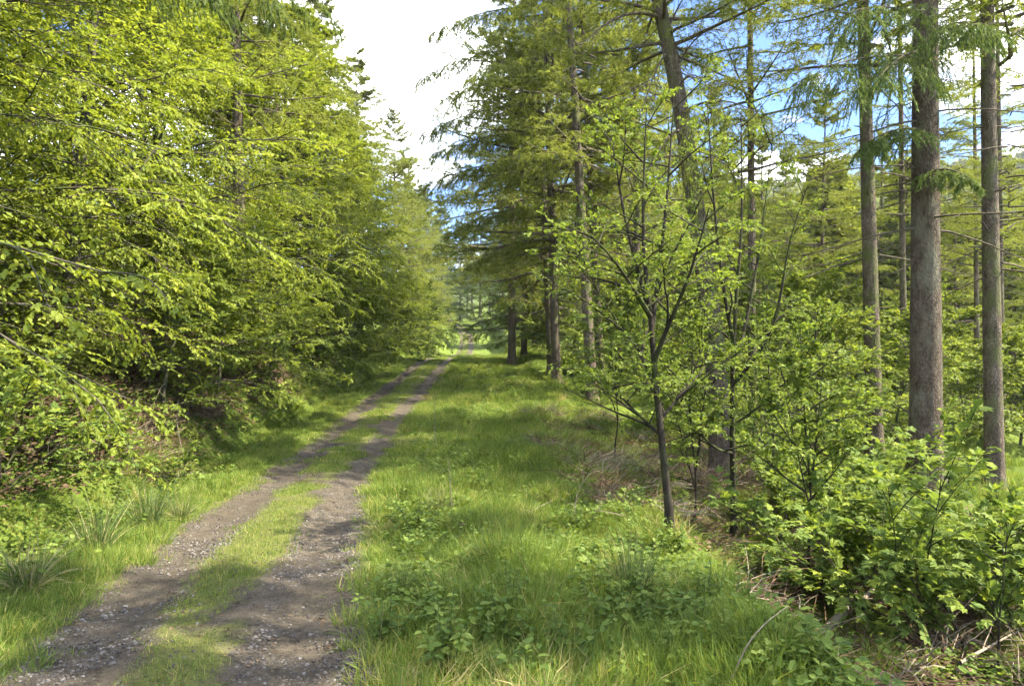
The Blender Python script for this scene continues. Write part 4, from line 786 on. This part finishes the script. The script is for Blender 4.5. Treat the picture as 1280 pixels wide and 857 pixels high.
P_ = np.concatenate(GP); scatter("grass", "bright green grass covering the verges and the middle of the track", P_, np.concatenate(GR), np.concatenate(GS), np.concatenate(GK), R.random(len(P_)), PROT); print("grass patches", len(P_))
# gravel
def pebble(seed):
    r = np.random.default_rng(seed); a = np.arange(6) * math.pi / 3; rr = .8 + .4 * r.random(6)
    ring = np.stack([np.cos(a) * rr, np.sin(a) * rr * .75, np.zeros(6)], -1); topv = ring * .6 + np.array([0, 0, .38]) + r.normal(0, .06, (6, 3))
    V = np.concatenate([ring - np.array([0, 0, .2]), topv, [[0, 0, .45]]]); F = [[i, (i + 1) % 6, 6 + (i + 1) % 6, 6 + i] for i in range(6)]
    g = Geo(); g.add(V, np.array(F)); g.F.append(np.array([[6 + i, 6 + (i + 1) % 6, 12] for i in range(6)])); g.M.append(np.zeros(6)); return g.mesh("pebble", [M_STONE])
M_STONE = stone_mat()
X, Y, u = rand_uy(70000, -1.2, 1.2, 3, 18); k = (R.random(len(X)) < ((.55 * np.exp(-((np.abs(u) - .72) / .33) ** 2) + .6 * np.exp(-((np.abs(u) - .42) / .08) ** 2) + .6 * np.exp(-((np.abs(u) - 1.02) / .09) ** 2)) * 1.6 * sstep(.32, .62, fbm(X * 1.3, Y * 1.3, 91)) + .04)); X, Y = X[k], Y[k]; m = len(X)
s = .004 + .016 * R.random(m) ** 4.0; scatter("gravel", "loose grey stones in the wheel ruts", np.stack([X, Y, hgt(X, Y) + .008], -1), np.stack([R.normal(0, .3, m), R.normal(0, .3, m), R.random(m) * 6.28], -1), np.repeat(s[:, None], 3, 1), R.integers(0, 4, m), R.random(m), [pebble(i) for i in range(4)])
# leaf litter
def litter(seed):
    g = Geo(); r = np.random.default_rng(seed); n = 7; g0 = np.stack([r.normal(0, .1, n), r.normal(0, .1, n), .01 + .03 * r.random(n)], -1); a = r.random(n) * 6.28
    leaves(g, DIAMOND, g0, np.stack([np.cos(a), np.sin(a), r.normal(0, .25, n)], -1), UP + r.normal(0, .35, (n, 3)), .075); return g.mesh("litter_leaves", [M_LITTER])
X, Y, u = rand_uy(11000, -8, -2.9, 5, 30); m = len(X)
X2, Y2, u2 = rand_uy(2600, 4.8, 12, 4, 22); k = fbm(X2 * .6, Y2 * .6, 83) > .5; X = np.concatenate([X, X2[k]]); Y = np.concatenate([Y, Y2[k]]); u = np.concatenate([u, u2[k]]); m = len(X)
X3, Y3, u3 = rand_uy(260, -1.1, 1.1, 3, 16); X = np.concatenate([X, X3]); Y = np.concatenate([Y, Y3]); m = len(X)
s = .8 + .5 * R.random(m); s[-260:] *= .35
scatter("leaf_litter", "brown fallen leaves covering the bank and the ground under the trees", np.stack([X, Y, hgt(X, Y)], -1), np.stack([R.normal(0, .2, m), R.normal(0, .2, m), R.random(m) * 6.28], -1), np.repeat(s[:, None], 3, 1), R.integers(0, 3, m), R.random(m), [litter(i) for i in range(3)])
# brown brash and dead bracken at the foot of the right bank
def brash(seed):
    global R
    R = np.random.default_rng(seed); n = 26; az = R.random(n) * 6.28; el = np.radians(np.abs(R.normal(8, 18, n))); d = np.stack([np.cos(az) * np.cos(el), np.sin(az) * np.cos(el), np.sin(el)], -1)
    g = Geo(); P = grow(R.normal(0, .12, (n, 3)) * [1, 1, .25] + UP * .03, d, .15 + .5 * R.random(n), 5, .35, .12); tubes(g, P, (.0045 * (1.1 - np.linspace(0, 1, 5)))[None] * (.4 + R.random(n))[:, None] + .001, 3, 0)
    return g
BR = [brash(i).mesh("brash_twigs", [M_BRASH]) for i in (1, 2)] + [brash(i).mesh("brash_twigs", [M_DEADTWIG]) for i in (3, 4)]
R = np.random.default_rng(41)
X, Y, u = rand_uy(1500, 4.6, 9.0, 3.5, 22); k = (fbm(X * .7, Y * .7, 85) > .42 - .12 * np.exp(-((u - 5.4) / .6) ** 2)) & (X / Y < .9); X, Y = X[k], Y[k]
X = np.concatenate([X, xc(np.full(60, 9.)) * 0 + -6.8 + R.normal(0, .6, 60)]); Y = np.concatenate([Y, 11.5 + R.normal(0, 1, 60)]); m = len(X)
scatter("brash", "brown dead twigs and bracken heaped along the drop right of the verge", np.stack([X, Y, hgt(X, Y)], -1), np.stack([R.normal(0, .2, m), R.normal(0, .2, m), R.random(m) * 6.28], -1), np.repeat((.6 + .7 * R.random(m))[:, None], 3, 1), R.choice([0, 1, 0, 1, 2, 3], m), R.random(m), BR)
# low herbs between the grass
def herb(seed):
    g = Geo(); r = np.random.default_rng(seed); n = 14; a = r.random(n) * 6.28; rad = .02 + .10 * r.random(n)
    leaves(g, OVAL, np.stack([np.cos(a) * rad, np.sin(a) * rad, .04 + .14 * r.random(n)], -1), np.stack([np.cos(a), np.sin(a), r.normal(.1, .25, n)], -1), UP + r.normal(0, .3, (n, 3)), .045 + .03 * r.random(n)); return g.mesh("herb_leaves", [M_HERB])
X, Y, u = rand_uy(5600, 1.4, 12, 3, 22); k = (fbm(X * .8, Y * .8, 87) > .44) & (X / Y < .9); X, Y = X[k], Y[k]
X2, Y2, u2 = rand_uy(900, -4.2, -1.6, 5, 20); X = np.concatenate([X, X2]); Y = np.concatenate([Y, Y2]); m = len(X)
scatter("undergrowth", "low leafy herbs growing through the grass and brash", np.stack([X, Y, hgt(X, Y)], -1), np.stack([R.normal(0, .2, m), R.normal(0, .2, m), R.random(m) * 6.28], -1), np.repeat((.6 + .7 * R.random(m))[:, None], 3, 1), R.integers(0, 3, m), R.random(m), [herb(i) for i in range(3)])
# wood on the far hillside
def far_tree(seed, conifer, n=1500, lf=.9):
    global R
    R = np.random.default_rng(seed); g = Geo(); z = R.random(n); H = 17.
    lay = np.floor(z * 16) / 16 + .06 * R.random(n) if conifer else z
    rad = (3.6 * (1 - lay) ** .8 * (.6 + .4 * np.cos(R.random(n) * .5)) + .2) if conifer else 4.8 * np.sqrt(np.clip(1 - (2 * z - 1) ** 2, 0, 1)) * (.8 + .3 * R.random(n))
    a = R.random(n) * 6.28; lob = 1 + .22 * np.sin(a * 3 + lay * 19) + .15 * np.sin(a * 5 - lay * 31); rr = rad * lob * R.random(n) ** .4; P = np.stack([np.cos(a) * rr, np.sin(a) * rr, 1.2 + lay * (H - 1.5) * (1 if conifer else .8) - rr * .12], -1)
    D = np.stack([np.cos(a), np.sin(a), R.normal(-.25, .3, n)], -1) + R.normal(0, .3, (n, 3)); leaves(g, DIAMOND, P, D, UP + R.normal(0, .6, (n, 3)), lf * (.6 + .8 * R.random(n))); tubes(g, np.array([[[0, 0, -1], [0, 0, H * .5], [0, 0, H * .9]]]), np.array([[.25, .18, .05]]), 5, 1)
    return g.mesh("far_tree", [M_LARCH if conifer else M_BEECH2, M_BARK_TWIG])
R = np.random.default_rng(77); n = 9000; th = np.radians(2 + 48 * R.random(n)); r = 50 + 420 * R.random(n) ** .8; X = r * np.sin(th); Y = r * np.cos(th); u = X - xc(Y); k = (u > 26) & (R.random(n) < .7); X, Y, r = X[k], Y[k], r[k]; m = len(X)
pk = np.where(r < 150, R.integers(0, 3, m), R.integers(3, 7, m))
scatter("distant_woodland", "mixed green woodland covering the far side of the valley", np.stack([X, Y, hgt(X, Y) - .5], -1), np.stack([np.zeros(m), np.zeros(m), R.random(m) * 6.28], -1), np.repeat((.6 + .55 * R.random(m))[:, None], 3, 1), pk, R.random(m),
        [far_tree(1, True, 7000, .42), far_tree(2, True, 7000, .42), far_tree(3, False, 7000, .42), far_tree(4, True), far_tree(5, True), far_tree(6, False), far_tree(7, True)])

# ------------------------------------------------------------------ thin air over the valley
def build_haze():
    g = Geo(); x0, x1, y0, y1, z0, z1 = -1000, 960, -50, 880, -42, 124
    V = [(x, y, z) for z in (z0, z1) for y in (y0, y1) for x in (x0, x1)]
    g.add(np.array(V, float), np.array([[0, 2, 3, 1], [4, 5, 7, 6], [0, 1, 5, 4], [2, 6, 7, 3], [0, 4, 6, 2], [1, 3, 7, 5]]))
    m = bpy.data.materials.new("haze_air"); m.use_nodes = True; t = m.node_tree; t.nodes.clear(); out = nd(t, 'ShaderNodeOutputMaterial')
    v = nd(t, 'ShaderNodeVolumePrincipled'); v.inputs['Density'].default_value = 0.00025; v.inputs['Color'].default_value = (.86, .92, 1.0, 1); v.inputs['Anisotropy'].default_value = .2
    t.links.new(v.outputs[0], out.inputs['Volume'])
    return tag(obj("haze", g.mesh("haze", [m])), "thin pale haze softening the far wooded hillside", None, None, 'stuff')
build_haze()
